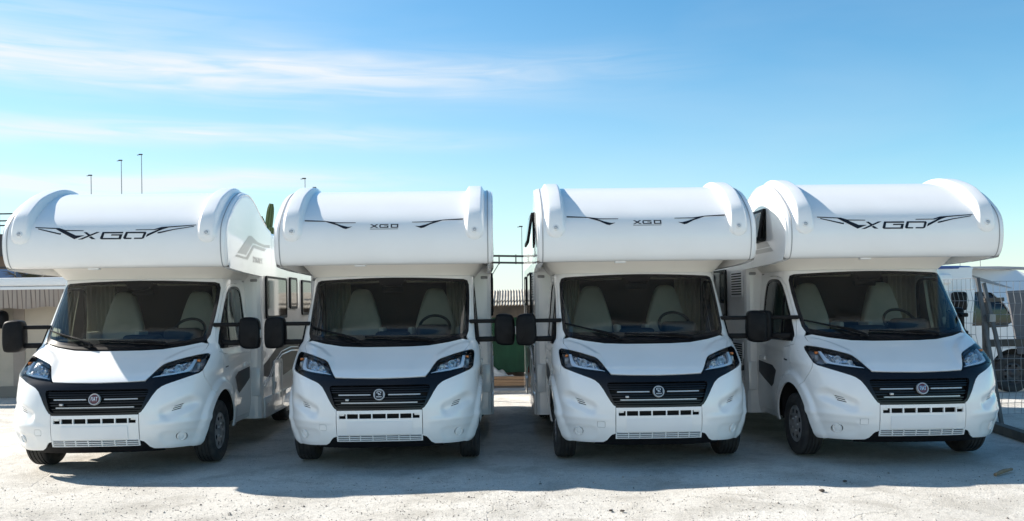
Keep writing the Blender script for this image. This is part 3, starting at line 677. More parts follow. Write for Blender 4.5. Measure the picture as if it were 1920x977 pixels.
# -- overcab pod
xs = np.concatenate([np.linspace(-HW, -HW + .05, 7), np.linspace(-HW + .07, HW - .07, 24), np.linspace(HW - .05, HW, 7)])
ak = part('overcab', grid_mesh('overcab', xs, np.linspace(0, PLEN, 150), lambda u, v: ALC(u, v), 'gelcoat', False, 60), key='alc')
inner = prof(np.linspace(0, PLEN, 150)) - profn(np.linspace(0, PLEN, 150)) * .05
capo = [(.68, 2.172), (.63, 2.235)] + [tuple(p) for p in inner if not (p[1] < 2.30 and p[0] > .60)] + [(2.80, 2.13), (2.24, 2.125), (1.2, 2.145), (.76, 2.165)]
for sg in (-1, 1):
    # the end panel, with a shallow pressed field above the decal
    def cap(y, z, off=0.0, sg=sg): return np.stack([float(sg) * (XW(y) + off), y, z], -1)
    part('side_flange', MB().add([(sg * (x + float(XW(y))), y, z) for x in (-.065, -.0005) for y, z in ((.70, 2.175), (.78, 2.165), (1.2, 2.145), (2.20, 2.127), (2.20, 2.235), (1.2, 2.235), (.78, 2.215))], [(0, 1, 2, 3, 4, 5, 6), (13, 12, 11, 10, 9, 8, 7)] + [(i, 7 + i, 7 + (i + 1) % 7, (i + 1) % 7) for i in range(7)]).build('side_flange', 'gelside', 30), ak)
    part('end_panel', drape('end_panel', [(a, b) for a, b in capo], [], cap, 'gelside', (.12, .12), step=.03, flip=sg < 0), ak)
    # sealing strips round the front edge
    for xo, r in ((1.192, .008), (1.140, .006)):
        p = np.linspace(p_of_z(2.2) - .05, PLEN - .25, 80); q = ALC(np.full(80, sg * xo), p, np.full(80, .0005))
        part('edge_strip', MB().tube([Vector(a) for a in q], r, 6).build('edge_strip', 'seam' if r < .007 else 'gelcoat', 60), ak)
    # raised horn running over the front edge
    p0_, p1_ = p_of_z(2.432), PLEN - .55; n_p = 70; pp = p0_ + (p1_ - p0_) * np.linspace(0, 1, n_p); cx = .998; ew = .118
    ee = np.sign(np.linspace(-1, 1, 25)) * np.abs(np.linspace(-1, 1, 25)) ** .8; vv = []
    for i, p in enumerate(pp):
        d = p - p0_; e_ = min(d / ew, 1); w = ew * math.sqrt(max(0, 1 - (1 - e_) ** 2)) + .0005
        te = min(1, (p1_ - p) / .35); H = (.028 + .056 * float(sst(.05, .35, d)) - .022 * float(sst(.55, .95, d))) * float(sst(0, 1, te)) * float(sst(0, .055, d))
        hgt = H * sst(0, .42, 1 - np.abs(ee)) * (1 - .10 * ee * ee) - .004
        x_ = sg * (cx + ee * w); q = ALC(x_, np.full(25, p), hgt); vv.append(q)
    vv = np.concatenate(vv); ff = [(i * 25 + j, (i + 1) * 25 + j, (i + 1) * 25 + j + 1, i * 25 + j + 1) for i in range(n_p - 1) for j in range(24)]
    ff = [f if sg < 0 else f[::-1] for f in ff]
    ff = [f[::-1] for f in ff]
    rk = part('horn', mesh_of('horn', vv, ff, 'gelcoat', 70), ak)
    pm = p_of_z(2.545); q = ALC([sg * cx], [pm], np.array([.028]))[0]; nn = profn(np.array([pm]))[0]; nv = Vector((0, nn[0], nn[1]))
    mm = Matrix.Translation(Vector(q)) @ nv.to_track_quat('Z', 'Y').to_matrix().to_4x4()
    mk = part('marker_light', MB().lathe([(.034, -.04), (.034, .004), (.030, .010), (.022, .011), (.020, .004), (.0, .004)], 24).build('marker_light', 'gelcoat'), rk, mm)
    part('marker_lens', MB().lathe([(.0, .016), (.012, .014), (.019, .007), (.020, .0)], 18).build('marker_lens', 'silver'), mk)
    # window in the end panel, hinged at its top and standing ajar (kerb side only)
    if sg < 0:
        fk = part('overcab_window', drape('overcab_window', rrect(1.24, 2.42, 1.98, 2.80, .05), [rrect(1.28, 2.46, 1.94, 2.76, .03)], cap, 'black', (.1, .1), off=.014, rim=.014, flip=True), ak)
        part('window_backing', drape('window_backing', rrect(1.33, 2.44, 1.96, 2.78, .03), [], cap, 'void', (.2, .2), off=.004, flip=True), fk)
        hm = Matrix.Translation((-float(XW(1.65)) - .020, 0, 2.79)) @ Matrix.Rotation(R(9), 4, 'Y')
        sash = MB().rbox((-.030, 1.245, -.365), (.0, 1.975, .0), .012, 2); part('window_sash', sash.build('window_sash', 'black'), fk, hm)
        part('window_pane', MB().box((-.0335, 1.282, -.33), (-.0305, 1.938, -.04)).build('window_pane', 'darkglass', 0), fk, hm)
    # grey graphic, end panel
    g1 = [(.997, 2.352), (1.549, 2.591), (1.68, 2.60), (2.029, 2.549), (2.427, 2.540), (2.70, 2.555), (2.70, 2.515), (2.373, 2.505), (1.933, 2.518), (1.747, 2.518), (1.386, 2.352)]
    g2 = [(.897, 2.307), (.976, 2.334), (1.406, 2.324), (1.745, 2.486), (1.838, 2.499), (2.502, 2.492), (2.396, 2.454), (1.813, 2.461), (1.469, 2.298)]
    if sg < 0:
        g1 = [(1.62, 2.405), (1.20, 2.405), (1.10, 2.345), (1.62, 2.345)]; g2 = [(1.75, 2.335), (1.08, 2.335), (.98, 2.285), (1.66, 2.285)]
    for g in (g1, g2):
        if (sum(g[i][0] * g[(i + 1) % len(g)][1] - g[(i + 1) % len(g)][0] * g[i][1] for i in range(len(g))) < 0): g = g[::-1]
        part('graphic', drape('graphic', g, [], cap, 'decal_grey', (.3, .3), off=.0025, flip=sg < 0), ak)
tm = Matrix.Translation((float(XW(1.75)) + .002, 2.0, 2.315)) @ Matrix.Rotation(R(90), 4, 'Z') @ Matrix.Rotation(R(90), 4, 'X')
part('lettering', text_mesh('lettering', 'DYNAMIC', .105, 'decal_text', .0005), ak, tm @ Matrix.Diagonal((1.05, 1, 1, 1)), 'wing', label='pale grey lettering on the end panel')
# brow between pod and windscreen
def brow(s, v):
    b = CAB(s, np.full(np.shape(s), top_z - .018), .006); a = np.abs(s); i = np.minimum(a, SEND); t = np.interp(i, _s, _t); g = np.interp(i, _s, _g)
    A = np.stack([np.where(s < 0, -1, 1) * 1.075 * t, 1.13 + .38 * g + np.maximum(a - SEND, 0) * 1.6, np.full(np.shape(s), 2.228)], -1)
    w = v[..., None]; q = A * (1 - w) + b * w; q[..., 2] -= .006 * np.sin(math.pi * v); return q
smax = sd(2.2, top_z)[0]
part('brow', grid_mesh('brow', np.linspace(-smax, smax, 110), np.linspace(0, 1, 10), brow, 'bounce_cream', True, 60), ak)
part('clearance_lamp', MB().rbox((-.34, .68, 2.166), (-.22, .74, 2.190), .006, 2).build('clearance_lamp', 'whiteplastic'), ak)
# -- pod graphics on the nose
def nose(polys, name, var, label=None):
    vs, fs = [], []
    for pl in polys:
        if sum(pl[i][0] * pl[(i + 1) % len(pl)][1] - pl[(i + 1) % len(pl)][0] * pl[i][1] for i in range(len(pl))) < 0: pl = pl[::-1]
        P, T = tri2d(pl, [], (.05, .03), .02); q = alz(P[:, 0], P[:, 1], .0025); o = len(vs); vs += [tuple(a) for a in q]; fs += [tuple(t + o) for t in T]
    part(name, mesh_of(name, vs, fs, 'decal', 0), ak, None, var, label=label)
nose([[(-.639, 2.611), (-.583, 2.613), (-.525, 2.587), (-.407, 2.533), (-.316, 2.532), (-.422, 2.492), (-.575, 2.575)], [(-.852, 2.63), (-.592, 2.616), (-.526, 2.594), (-.33, 2.588), (-.329, 2.580), (-.529, 2.583), (-.595, 2.605), (-.85, 2.620)], [(-.819, 2.614), (-.58, 2.558), (-.567, 2.560), (-.569, 2.542), (-.588, 2.545), (-.818, 2.604)]], 'wing_graphic', 'wing')
nose([[(-.327, 2.567), (-.293, 2.567), (-.253, 2.538), (-.268, 2.522)], [(-.243, 2.522), (-.195, 2.490), (-.236, 2.490), (-.268, 2.512)], [(-.189, 2.569), (-.151, 2.568), (-.337, 2.489), (-.384, 2.487)],
      [(.097, 2.567), (-.125, 2.568), (-.150, 2.498), (-.135, 2.487), (.074, 2.486), (.091, 2.541), (-.028, 2.541), (-.032, 2.527), (.057, 2.527), (.049, 2.501), (-.117, 2.502), (-.104, 2.552), (.094, 2.551)],
      [(.335, 2.566), (.125, 2.567), (.097, 2.5), (.109, 2.488), (.185, 2.488), (.190, 2.502), (.130, 2.503), (.147, 2.551), (.315, 2.550), (.299, 2.502), (.218, 2.502), (.213, 2.488), (.299, 2.487), (.320, 2.496), (.345, 2.553)]], 'lettering', 'wing')
nose([[(.341, 2.508), (.353, 2.54), (.443, 2.579), (.505, 2.612), (.60, 2.617), (.517, 2.591), (.481, 2.577)], [(.226, 2.592), (.422, 2.593), (.499, 2.617), (.869, 2.641), (.87, 2.633), (.501, 2.604), (.432, 2.584), (.227, 2.584)], [(.462, 2.546), (.465, 2.559), (.632, 2.593), (.848, 2.625), (.849, 2.617), (.633, 2.583), (.485, 2.547)]], 'wing_graphic', 'wing')
sL = [[(-.638, 2.657), (-.556, 2.648), (-.463, 2.615), (-.391, 2.597), (-.341, 2.600), (-.41, 2.573), (-.441, 2.580), (-.514, 2.617), (-.596, 2.643)], [(-.873, 2.681), (-.649, 2.669), (-.516, 2.650), (-.309, 2.647), (-.309, 2.640), (-.515, 2.640), (-.648, 2.659), (-.87, 2.666)]]
nose(sL, 'wing_graphic', 'small'); nose([[(-a, b) for a, b in l] for l in sL], 'wing_graphic', 'small')
def bx(x0, z0, x1, z1): return [(x0, z0), (x1, z0), (x1, z1), (x0, z1)]
nose([[(-.150, 2.624), (-.130, 2.624), (-.103, 2.609), (-.078, 2.624), (-.058, 2.624), (-.092, 2.602), (-.055, 2.581), (-.075, 2.581), (-.103, 2.595), (-.133, 2.581), (-.153, 2.581), (-.113, 2.602)],
      [(.052, 2.624), (-.036, 2.624), (-.047, 2.614), (-.047, 2.590), (-.036, 2.581), (.052, 2.581), (.052, 2.607), (.005, 2.607), (.005, 2.599), (.038, 2.599), (.038, 2.590), (-.030, 2.590), (-.033, 2.595), (-.033, 2.610), (-.030, 2.615), (.052, 2.615)],
      bx(.078, 2.581, .092, 2.624), bx(.146, 2.581, .160, 2.624), bx(.092, 2.6145, .146, 2.624), bx(.092, 2.581, .146, 2.5905), bx(-.150, 2.566, .158, 2.571)], 'lettering', 'small')
# -- living body
bside = [(2.27, .31), (6.0, .31), (6.0, 2.66), (2.80, 2.66), (2.80, 2.126), (2.27, 2.126)]
ra = [(AY + 3.45 - .43 * math.cos(t), .345 + .43 * math.sin(t)) for t in np.linspace(-.08, math.pi + .08, 25)]
bs = [(2.27, .31)] + ra + [(6.0, .31), (6.0, 2.66), (2.80, 2.66), (2.80, 2.126), (2.27, 2.126)]
sh = MB()
rt = [(-1.158, 2.66), (-1.151, 2.70), (-1.115, 2.733), (-1.06, 2.745), (0, 2.765), (1.06, 2.745), (1.115, 2.733), (1.151, 2.70), (1.158, 2.66)]
for i in range(len(rt) - 1):
    (a, b), (c, d) = rt[i], rt[i + 1]; sh.add([(a, 2.72, b), (a, 6.0, b), (c, 6.0, d), (c, 2.72, d)], [(0, 3, 2, 1)])
sh.add([(-1.158, 6.0, .31), (1.158, 6.0, .31), (1.158, 6.0, 2.66), (0, 6.0, 2.76), (-1.158, 6.0, 2.66)], [(0, 1, 2, 3, 4)])
for sg in (-1, 1):
    cv = [(.90, 2.19), (1.06, 2.195), (1.105, 2.20), (1.143, 2.222), (1.158, 2.27)]
    for i in range(4):
        (a, b), (c, d) = cv[i], cv[i + 1]; sh.add([(sg * a, b, .31), (sg * c, d, .31), (sg * c, d, 2.236), (sg * a, b, 2.236)], [(0, 1, 2, 3) if sg > 0 else (3, 2, 1, 0)])
bk = part('living_body', sh.build('living_body', 'gelside', 45), key='body')
for sg in (-1, 1):
    def fl(y, z, off=0.0, sg=sg): return np.stack([np.full(np.shape(y), float(sg)) * (BW + off), y, z], -1)
    fp = sg < 0
    part('side_wall', drape('side_wall', bs, [], fl, 'gelside', (.5, .5), step=.1, flip=fp), bk)
    for y0, y1 in ((2.30, 3.86), (4.90, 5.98)): part('sill_skirt', MB().rbox((sg * 1.163 - .012, y0, .30), (sg * 1.163 + .012, y1, .56), .01, 2).build('sill_skirt', 'gelside'), bk)
    wins = [(2.42, 1.575, 3.62, 2.14), (3.84, 1.70, 4.34, 2.165), (4.7, 1.6, 5.7, 2.15)] if sg > 0 else [(3.05, 1.50, 4.05, 2.16), (4.6, 1.7, 5.2, 2.15)]
    for a, b, c, d in wins:
        fk = part('side_window', drape('side_window', rrect(a, b, c, d, .05), [rrect(a + .05, b + .04, c - .03, d - .03, .04)], fl, 'black', (.3, .3), off=.024, rim=.024, flip=fp), bk)
        part('window_pane', drape('window_pane', rrect(a + .045, b + .035, c - .025, d - .025, .04), [], fl, 'darkglass', (.4, .4), off=.019, flip=fp), fk)
    # charcoal sweep and hairlines
    part('graphic', drape('graphic', [(2.30, .84), (2.62, .80), (2.62, 1.06), (2.30, .985)], [], fl, 'decal', (.3, .3), off=.0025, flip=fp), bk)
    part('graphic', drape('graphic', [(2.62, .80), (3.4, .77), (4.3, .84), (5.2, .93), (5.2, 1.0), (4.4, 1.16), (3.6, 1.19), (3.0, 1.165), (2.62, 1.06)], [], fl, 'decal_dark', (.3, .3), off=.0025, flip=fp), bk)
    for k_, w in ((0, .010), (.05, .006)):
        part('pinstripe', MB().tube([Vector(fl(np.array([y]), np.array([z + k_]), .004)[0]) for y, z in ((2.32, .70), (2.6, .78), (2.9, .95), (3.3, 1.06), (3.9, 1.09), (4.6, 1.06))], w, 6).build('pinstripe', 'gelside'), bk)
    lk = part('locker_door', drape('locker_door', rrect(2.82, .36, 3.28, .99, .05), [], fl, 'gelside', (.3, .3), off=.012, rim=.012, flip=fp), bk)
    part('locker_trim', drape('locker_trim', rrect(2.80, .34, 3.30, 1.01, .06), [rrect(2.835, .375, 3.265, .975, .05)], fl, 'whiteplastic', (.3, .3), off=.018, rim=.018, flip=fp), lk)
    part('locker_catch', MB().rbox((sg * 1.17 - .012, 2.86, .62), (sg * 1.17 + .012, 2.91, .72), .008, 2).build('locker_catch', 'silver'), lk)
    part('side_marker', MB().rbox((sg * 1.165 - .01, 2.40, .455), (sg * 1.165 + .01, 2.49, .485), .006, 2).build('side_marker', 'red' if sg > 0 else 'amber'), bk)
    part('step_fairing', MB().rbox((sg * 1.09 - .055, 2.165, .60), (sg * 1.09 + .055, 2.205, .96), .015, 2).build('step_fairing', 'gelside'), bk)
    lm = MB().rbox((sg * 1.075 - .045, 2.175, 2.055), (sg * 1.075 + .045, 2.196, 2.09), .010, 2).build('marker_lamp', 'seam'); part('marker_lamp', lm, bk)
    if sg < 0:
        for z0, z1 in ((1.965, 2.25), (.9, 1.2)):
            vk = part('fridge_vent', drape('fridge_vent', rrect(2.33, min(z0, 2.1) , 2.84, z1 if z1 < 2.2 else 2.12, .02), [], fl, 'whiteplastic', (.3, .3), off=.008, rim=.008, flip=True), bk) if z1 < 2 else part('fridge_vent', drape('fridge_vent', rrect(2.33, 1.78, 2.84, 2.115, .02), [], fl, 'whiteplastic', (.3, .3), off=.008, rim=.008, flip=True), bk)
            a0, a1 = (1.80, 2.10) if z1 > 2 else (z0 + .02, z1 - .02)
            for i in range(9):
                zz = a0 + (a1 - a0) * (i + .5) / 9
                part('vent_slot', drape('vent_slot', [(2.36, zz - .008), (2.81, zz - .008), (2.81, zz + .008), (2.36, zz + .008)], [], fl, 'void', (.3, .3), off=.0095, flip=True), vk)
# awning box along the right side, roof rail gear
part('roof_light', MB().rbox((-.35, 3.6, 2.75), (.35, 4.3, 2.82), .03, 3).build('roof_light', 'whiteplastic'), bk)
part('rear_lamp', MB().rbox((-1.10, 5.99, .55), (-.98, 6.02, .95), .01, 2).build('rear_lamp', 'red'), bk); part('rear_lamp', MB().rbox((.98, 5.99, .55), (1.10, 6.02, .95), .01, 2).build('rear_lamp', 'red'), bk)

# ------------------------------------------------------------------ the four motorhomes
POSE = [(-4.285, 8.901, 2.06), (-1.387, 8.999, 1.066), (1.497, 8.95, 1.271), (4.188, 8.896, 1.721)]
LAB = ['white overcab motorhome at the left end of the row, left half of its bonnet sunlit',
       'white overcab motorhome with small nose lettering, second from the left beside the cactus',
       'white overcab motorhome with small nose lettering, third from the left, past the narrow gap',
       'white overcab motorhome with large winged nose lettering at the right end beside the wire fence']
VAR = [{'fiat', 'wing'}, {'crest', 'small'}, {'crest', 'small'}, {'fiat', 'wing'}]
MIRY = [{-1: 0, 1: 0}, {-1: 0, 1: 0}, {-1: 0, 1: 0}, {-1: 0, 1: 0}]
MIRY = [{-1: 0, 1: 4}, {-1: 4, 1: 0}, {-1: 0, 1: -6}, {-1: 28, 1: 78}]
for vi in range(4):
    x, y, a = POSE[vi]
    root = empty('motorhome', (x, y, 0), R(a), label=LAB[vi], category='motorhome', group='overcab motorhomes parked in a row')
    made = {}
    for key, name, me, par, mat, var, label in PARTS:
        if var and var not in VAR[vi]: continue
        if isinstance(mat, str):
            sg = -1 if key == 'mir-1' else 1
            mat = Matrix.Translation((sg * 1.0, 1.03, 1.43)) @ Matrix.Rotation(R(MIRY[vi][sg]) * sg, 4, 'Z')
        o = link(name, me, made[par] if par else root, mat)
        if label: o['label'] = label
        made[key] = o

# ------------------------------------------------------------------ ground
def ground_mat():
    m = bpy.data.materials.new('pale_concrete'); m.use_nodes = True
    nt = m.node_tree; N = nt.nodes; L = nt.links; b = N['Principled BSDF']
    t = N.new('ShaderNodeTexCoord')
    def noise(scale, detail=5, rough=.55, dist=0):
        n = N.new('ShaderNodeTexNoise'); n.inputs['Scale'].default_value = scale; n.inputs['Detail'].default_value = detail
        n.inputs['Roughness'].default_value = rough; n.inputs['Distortion'].default_value = dist
        L.new(t.outputs['Object'], n.inputs['Vector']); return n.outputs['Fac']
    def rng(v, a, b_, c=0., d=1.):
        r = N.new('ShaderNodeMapRange'); L.new(v, r.inputs['Value'])
        for k, x in zip(('From Min', 'From Max', 'To Min', 'To Max'), (a, b_, c, d)): r.inputs[k].default_value = x
        return r.outputs[0]
    def mix(f, a, b_):
        x = N.new('ShaderNodeMix'); x.data_type = 'RGBA'; L.new(f, x.inputs['Factor'])
        for k, v in (('A', a), ('B', b_)):
            if isinstance(v, tuple): x.inputs[k].default_value = (*v, 1)
            else: L.new(v, x.inputs[k])
        return x.outputs['Result']
    def mul(a, b_):
        x = N.new('ShaderNodeMath'); x.operation = 'MULTIPLY'; L.new(a, x.inputs[0])
        if isinstance(b_, float): x.inputs[1].default_value = b_
        else: L.new(b_, x.inputs[1])
        return x.outputs[0]
    big, mid, fine, grit = noise(.35, 4), noise(1.7, 6, .6, .4), noise(14, 6, .7), noise(85, 3, .7)
    c = mix(rng(big, .35, .65), (.66, .635, .585), (.55, .525, .475))
    c = mix(rng(mid, .48, .68), c, (.44, .415, .37))
    c = mix(mul(rng(fine, .50, .72), .55), c, (.31, .29, .255))
    c = mix(mul(rng(grit, .53, .66), rng(mid, .34, .58, .35, 1.0)), c, (.19, .175, .15))
    c = mix(mul(rng(noise(40, 4, .6), .60, .75), .6), c, (.76, .74, .70))
    # cracks
    v = N.new('ShaderNodeTexVoronoi'); v.feature = 'DISTANCE_TO_EDGE'; v.inputs['Scale'].default_value = .42
    mp = N.new('ShaderNodeMix'); mp.data_type = 'VECTOR'; mp.inputs['Factor'].default_value = .16
    nv = N.new('ShaderNodeTexNoise'); nv.inputs['Scale'].default_value = 2.2; nv.inputs['Detail'].default_value = 6; L.new(t.outputs['Object'], nv.inputs['Vector'])
    L.new(t.outputs['Object'], mp.inputs['A']); L.new(nv.outputs['Color'], mp.inputs['B']); L.new(mp.outputs['Result'], v.inputs['Vector'])
    crack = rng(v.outputs['Distance'], .0, .0035, 1., 0.)
    crack = mul(crack, rng(noise(.9, 3), .50, .60))
    c = mix(mul(crack, .38), c, (.20, .19, .17))
    L.new(c, b.inputs['Base Color']); b.inputs['Roughness'].default_value = .88; b.inputs['Specular IOR Level'].default_value = .25
    h = N.new('ShaderNodeMath'); h.operation = 'ADD'; L.new(mul(fine, .6), h.inputs[0]); L.new(mul(grit, .45), h.inputs[1])
    h2 = N.new('ShaderNodeMath'); h2.operation = 'SUBTRACT'; L.new(h.outputs[0], h2.inputs[0]); L.new(mul(crack, .25), h2.inputs[1])
    bp = N.new('ShaderNodeBump'); bp.inputs['Strength'].default_value = .8; bp.inputs['Distance'].default_value = .03
    L.new(h2.outputs[0], bp.inputs['Height']); L.new(bp.outputs[0], b.inputs['Normal'])
    return m
M['ground'] = ground_mat()
rg = np.concatenate([-np.geomspace(1500, 14, 12), np.arange(-12, 12.1, .25), np.geomspace(14, 1500, 12)])
ry = np.concatenate([-np.geomspace(1500, 3, 12)[:-1], np.arange(-2, 22.1, .25), np.geomspace(24, 1500, 14)])
def gfn(x, y):
    near = np.exp(-((x / 12) ** 2 + ((y - 9) / 9) ** 2) ** 2)
    z = near * .012 * (np.sin(x * 1.7 + .6 * y) * np.sin(y * 1.3 - .4 * x) + .6 * np.sin(x * 3.1 - y * 2.2)) * (1 - np.exp(-((y - 7.3) / .9) ** 2) * 0)
    k = sst(8.3, 8.8, y) * (1 - sst(15, 16, y)); z = z * (1 - k) - .006 * k
    return np.stack([x, y, np.minimum(z, .012) - .004], -1)
link('ground', grid_mesh('ground', rg, ry, gfn, 'ground', False, 60), kind='structure')
M['asphalt_patch'] = vary(principled('grey_patch', (.30, .295, .285), .9), (.40, .39, .37), 6, .4, .65, bump=.5, bscale=50)
M['stain'] = vary(principled('oil_stain', (.16, .155, .15), .8), (.26, .25, .24), 7, .4, .65)
rnd = random.Random(11)
# loose gravel and grit in front
gv, gf = [], []
for i in range(15000):
    x = rnd.uniform(-6.0, 6.2); y = rnd.uniform(6.2, 8.9) if rnd.random() < .88 else rnd.uniform(8.9, 18)
    wgt = .25 + .75 * math.exp(-((x + 1.2) / 2.6) ** 2) * math.exp(-((y - 7.0) / .8) ** 2)
    if rnd.random() > wgt: continue
    s = rnd.uniform(.003, .010) * (2.0 if rnd.random() < .03 else 1); o = len(gv); a = rnd.random() * 6.28
    z0 = float(gfn(np.array([x]), np.array([y]))[0, 2])
    for k in range(5):
        r = s * rnd.uniform(.7, 1.2); gv.append((x + r * math.cos(a + k * 1.2566), y + r * math.sin(a + k * 1.2566), z0 - .001))
    gv.append((x + s * .2, y, z0 + s * rnd.uniform(.6, 1.0))); gf += [(o + k, o + (k + 1) % 5, o + 5) for k in range(5)]
M['gravel'] = vary(principled('gravel', (.46, .43, .38), .9), (.12, .11, .095), 7.0, .40, .60)
link('gravel', mesh_of('gravel', gv, gf, 'gravel', 0), kind='stuff', label='fine loose grit scattered over the concrete')
def stone(x, y, s, mat, lab):
    bm = bmesh.new(); bmesh.ops.create_icosphere(bm, subdivisions=2, radius=s); r = random.Random(int(x * 100))
    for v in bm.verts: v.co = Vector((v.co.x * 1.3, v.co.y, v.co.z * .6)) * r.uniform(.8, 1.15)
    me = bpy.data.meshes.new('stone'); bm.to_mesh(me); bm.free(); me.materials.append(M[mat]); me.shade_flat()
    o = link('stone', me, None, None, label=lab, category='stone', group='dark stones on the concrete'); o.location = (x, y, s * .35)
M['darkstone'] = principled('dark_stone', (.07, .055, .045), .9)
def gpt(px, py):
    a, b = px - 960, py - 570; c, s = math.cos(.01344), math.sin(.01344); u = (a * c - b * s) / 1635.7; v = (a * s + b * c) / 1635.7; d = 1.728 / v; return u * d, d
for px, py, s, lab in ((1541, 921, .022, 'largest dark brown stone in the sunlit foreground at right'), (1584, 903, .017, 'dark stone at the shadow edge right of the largest stone'), (1145, 958, .014, 'left one of two small dark stones near the lower edge'), (1167, 959, .017, 'right one of two small dark stones near the lower edge'), (1413, 954, .012, 'small dark stone left of the largest stone')):
    stone(*gpt(px, py), s, 'darkstone', lab)
# stick on the ground at right
a, b = gpt(1866, 894), gpt(1897, 884)
M['wood'] = vary(principled('bare_wood', (.28, .19, .11), .8), (.18, .12, .07), 20, .4, .7, stretch=(1, 1, 6))
link('stick', MB().tube([(a[0], a[1], .02), ((a[0] + b[0]) / 2, (a[1] + b[1]) / 2, .03), (b[0], b[1], .022)], [.016, .02, .014], 8).build('stick', 'wood'), label='short broken wooden stick lying on the ground at the right edge', category='stick')

# ------------------------------------------------------------------ fence and gate on the right
def thing(name, label, cat, loc=(0, 0, 0), rz=0, group=None):
    o = empty(name, loc, rz, label=label, category=cat)
    if group: o['group'] = group
    return o
link('ground_beam', MB().bar((6.28, 11.7, .055), (5.98, 9.2, .055), .12, .11).build('ground_beam', 'rustbeam', 0), label='dark weathered beam lying on the ground along the fence', category='beam')
M['postgrey'] = vary(principled('post_grey', (.10, .11, .12), .55, metal=.2), (.07, .07, .075), 6, .4, .65)
fence = thing('wire_fence', 'welded wire mesh fence with leaning dark posts at the right edge', 'fence', (6.4, 11.8, 0))
def rel(p, o=(6.4, 11.8, 0)): return (p[0] - o[0], p[1] - o[1], p[2] - o[2])
link('post', MB().bar(rel((6.56, 11.72, 0)), rel((6.395, 11.98, 2.0)), .042).build('post', 'postgrey', 0), fence)
link('post', MB().bar(rel((6.66, 11.9, .9)), rel((6.50, 12.02, 1.93)), .042).build('post', 'postgrey', 0), fence)
link('post_bracket', MB().box(rel((6.46, 11.80, 1.40)), rel((6.54, 11.90, 1.50))).build('post_bracket', 'steel', 0), fence)
def mesh_panel(o, ux, w, h, nx, nz):
    m = MB(); ux = Vector(ux).normalized(); zs = [h * i / nz for i in range(nz + 1)]
    zig = lambda z: .035 * (1 if any(abs(z - q * h) < .05 for q in (.18, .5, .82)) else 0)
    for i in range(nx + 1):
        p = Vector(o) + ux * (w * i / nx); m.tube([p + Vector((0, 0, z)) + ux.cross(Vector((0, 0, 1))) * zig(z) for z in zs], .0035, 4)
    for z in zs:
        a = Vector(o) + Vector((0, 0, z)) + ux.cross(Vector((0, 0, 1))) * (zig(z) + .004); m.tube([a, a + ux * w], .0035, 4)
    return m.build('wire_mesh', 'steel', 0)
link('wire_mesh', mesh_panel(rel((6.62, 12.0, .12)), (1, .12, 0), 2.6, 1.83, 26, 12), fence)
link('wire_mesh', mesh_panel(rel((6.40, 12.05, .12)), (-.02, 1, 0), 5.0, 1.88, 42, 12), fence)
gate = thing('barrier_gate', 'low gate of dark beams with short cross rails behind the wire fence', 'gate', (6.7, 12.3, 0))
for p, q, w in (((6.62, 12.2, 1.09), (9.2, 12.4, 1.09), .10), ((6.60, 12.2, 1.69), (6.88, 12.22, 1.70), .055), ((6.63, 12.2, 1.335), (6.93, 12.22, 1.345), .055)):
    link('rail', MB().bar(rel(p, (6.7, 12.3, 0)), rel(q, (6.7, 12.3, 0)), w).build('rail', 'rustbeam', 0), gate)
for x in (6.66, 9.15): link('upright', MB().bar(rel((x, 12.25, 0), (6.7, 12.3, 0)), rel((x - .02, 12.25, 1.75 if x < 7 else 1.2), (6.7, 12.3, 0)), .07).build('upright', 'darksteel', 0), gate)
link('sign_board', MB().prism([(7.20, 1.82), (8.2, 1.86), (8.2, .9), (7.36, .9)], lambda a, b: (a, 12.68, b), lambda a, b: (a, 12.72, b)).build('sign_board', principled('grey_board', (.13, .13, .14), .7), 0), label='plain dark grey board standing behind the wire fence', category='board')

# ------------------------------------------------------------------ parked camper behind the fence
def VANLEAN(x, z): return .04 * sst(1.2, 2.3, z) + sst(-.62, -.48, x) * .62 * np.clip((np.asarray(z) - 1.62) / .66, 0, 1)
van = thing('camper_van', 'white low camper parked side-on behind the wire fence', 'camper van', (9.0, 15.8, 0))
M['vanwhite'] = vary(principled('van_white', (.80, .80, .80), .3, coat=.4), (.72, .72, .71), 1.3, .45, .7)
M['bluetrim'] = principled('blue_trim', (.05, .10, .28), .4)
vo = (9.0, 15.8, 0)
side = [(6.3, .38), (8.62, .38)] + [(9.08 - .44 * math.cos(t), .36 + .44 * math.sin(t)) for t in np.linspace(.05, math.pi - .05, 16)] + [(9.6, .38), (10.9, .42), (11.0, .8), (10.9, 1.05), (10.4, 1.3), (9.9, 2.0), (9.5, 2.24), (8.4, 2.28), (7.6, 2.29), (6.3, 2.27)]
link('body', drape('body', [(a - 9, b) for a, b in side], [[(a - 9, b) for a, b in [(8.33, 1.22), (8.95, 1.22), (9.12, 1.30), (8.80, 1.82), (8.40, 1.84)]]], lambda x, z, off=0.0: np.stack([x, -off + VANLEAN(x, z), z], -1), 'vanwhite', (.08, .06), rim=.06), van)
top_prof = [(11.0, .8), (10.9, 1.05), (10.4, 1.3), (9.9, 2.0), (9.5, 2.24), (8.4, 2.28), (7.6, 2.29), (6.3, 2.27)]
m = MB()
for (a, b), (c, d) in zip(top_prof, top_prof[1:]):
    m.add([(a - 9, float(VANLEAN(a - 9, b)), b), (c - 9, float(VANLEAN(c - 9, d)), d), (c - 9, 2.0, d), (a - 9, 2.0, b)], [(0, 1, 2, 3)])
m.box((6.3 - 9, .3, .4), (6.34 - 9, 2.0, 2.25)); m.box((6.3 - 9, 1.95, .4), (10.2 - 9, 2.0, 1.2))
link('roof', m.build('roof', 'vanwhite', 30), van)
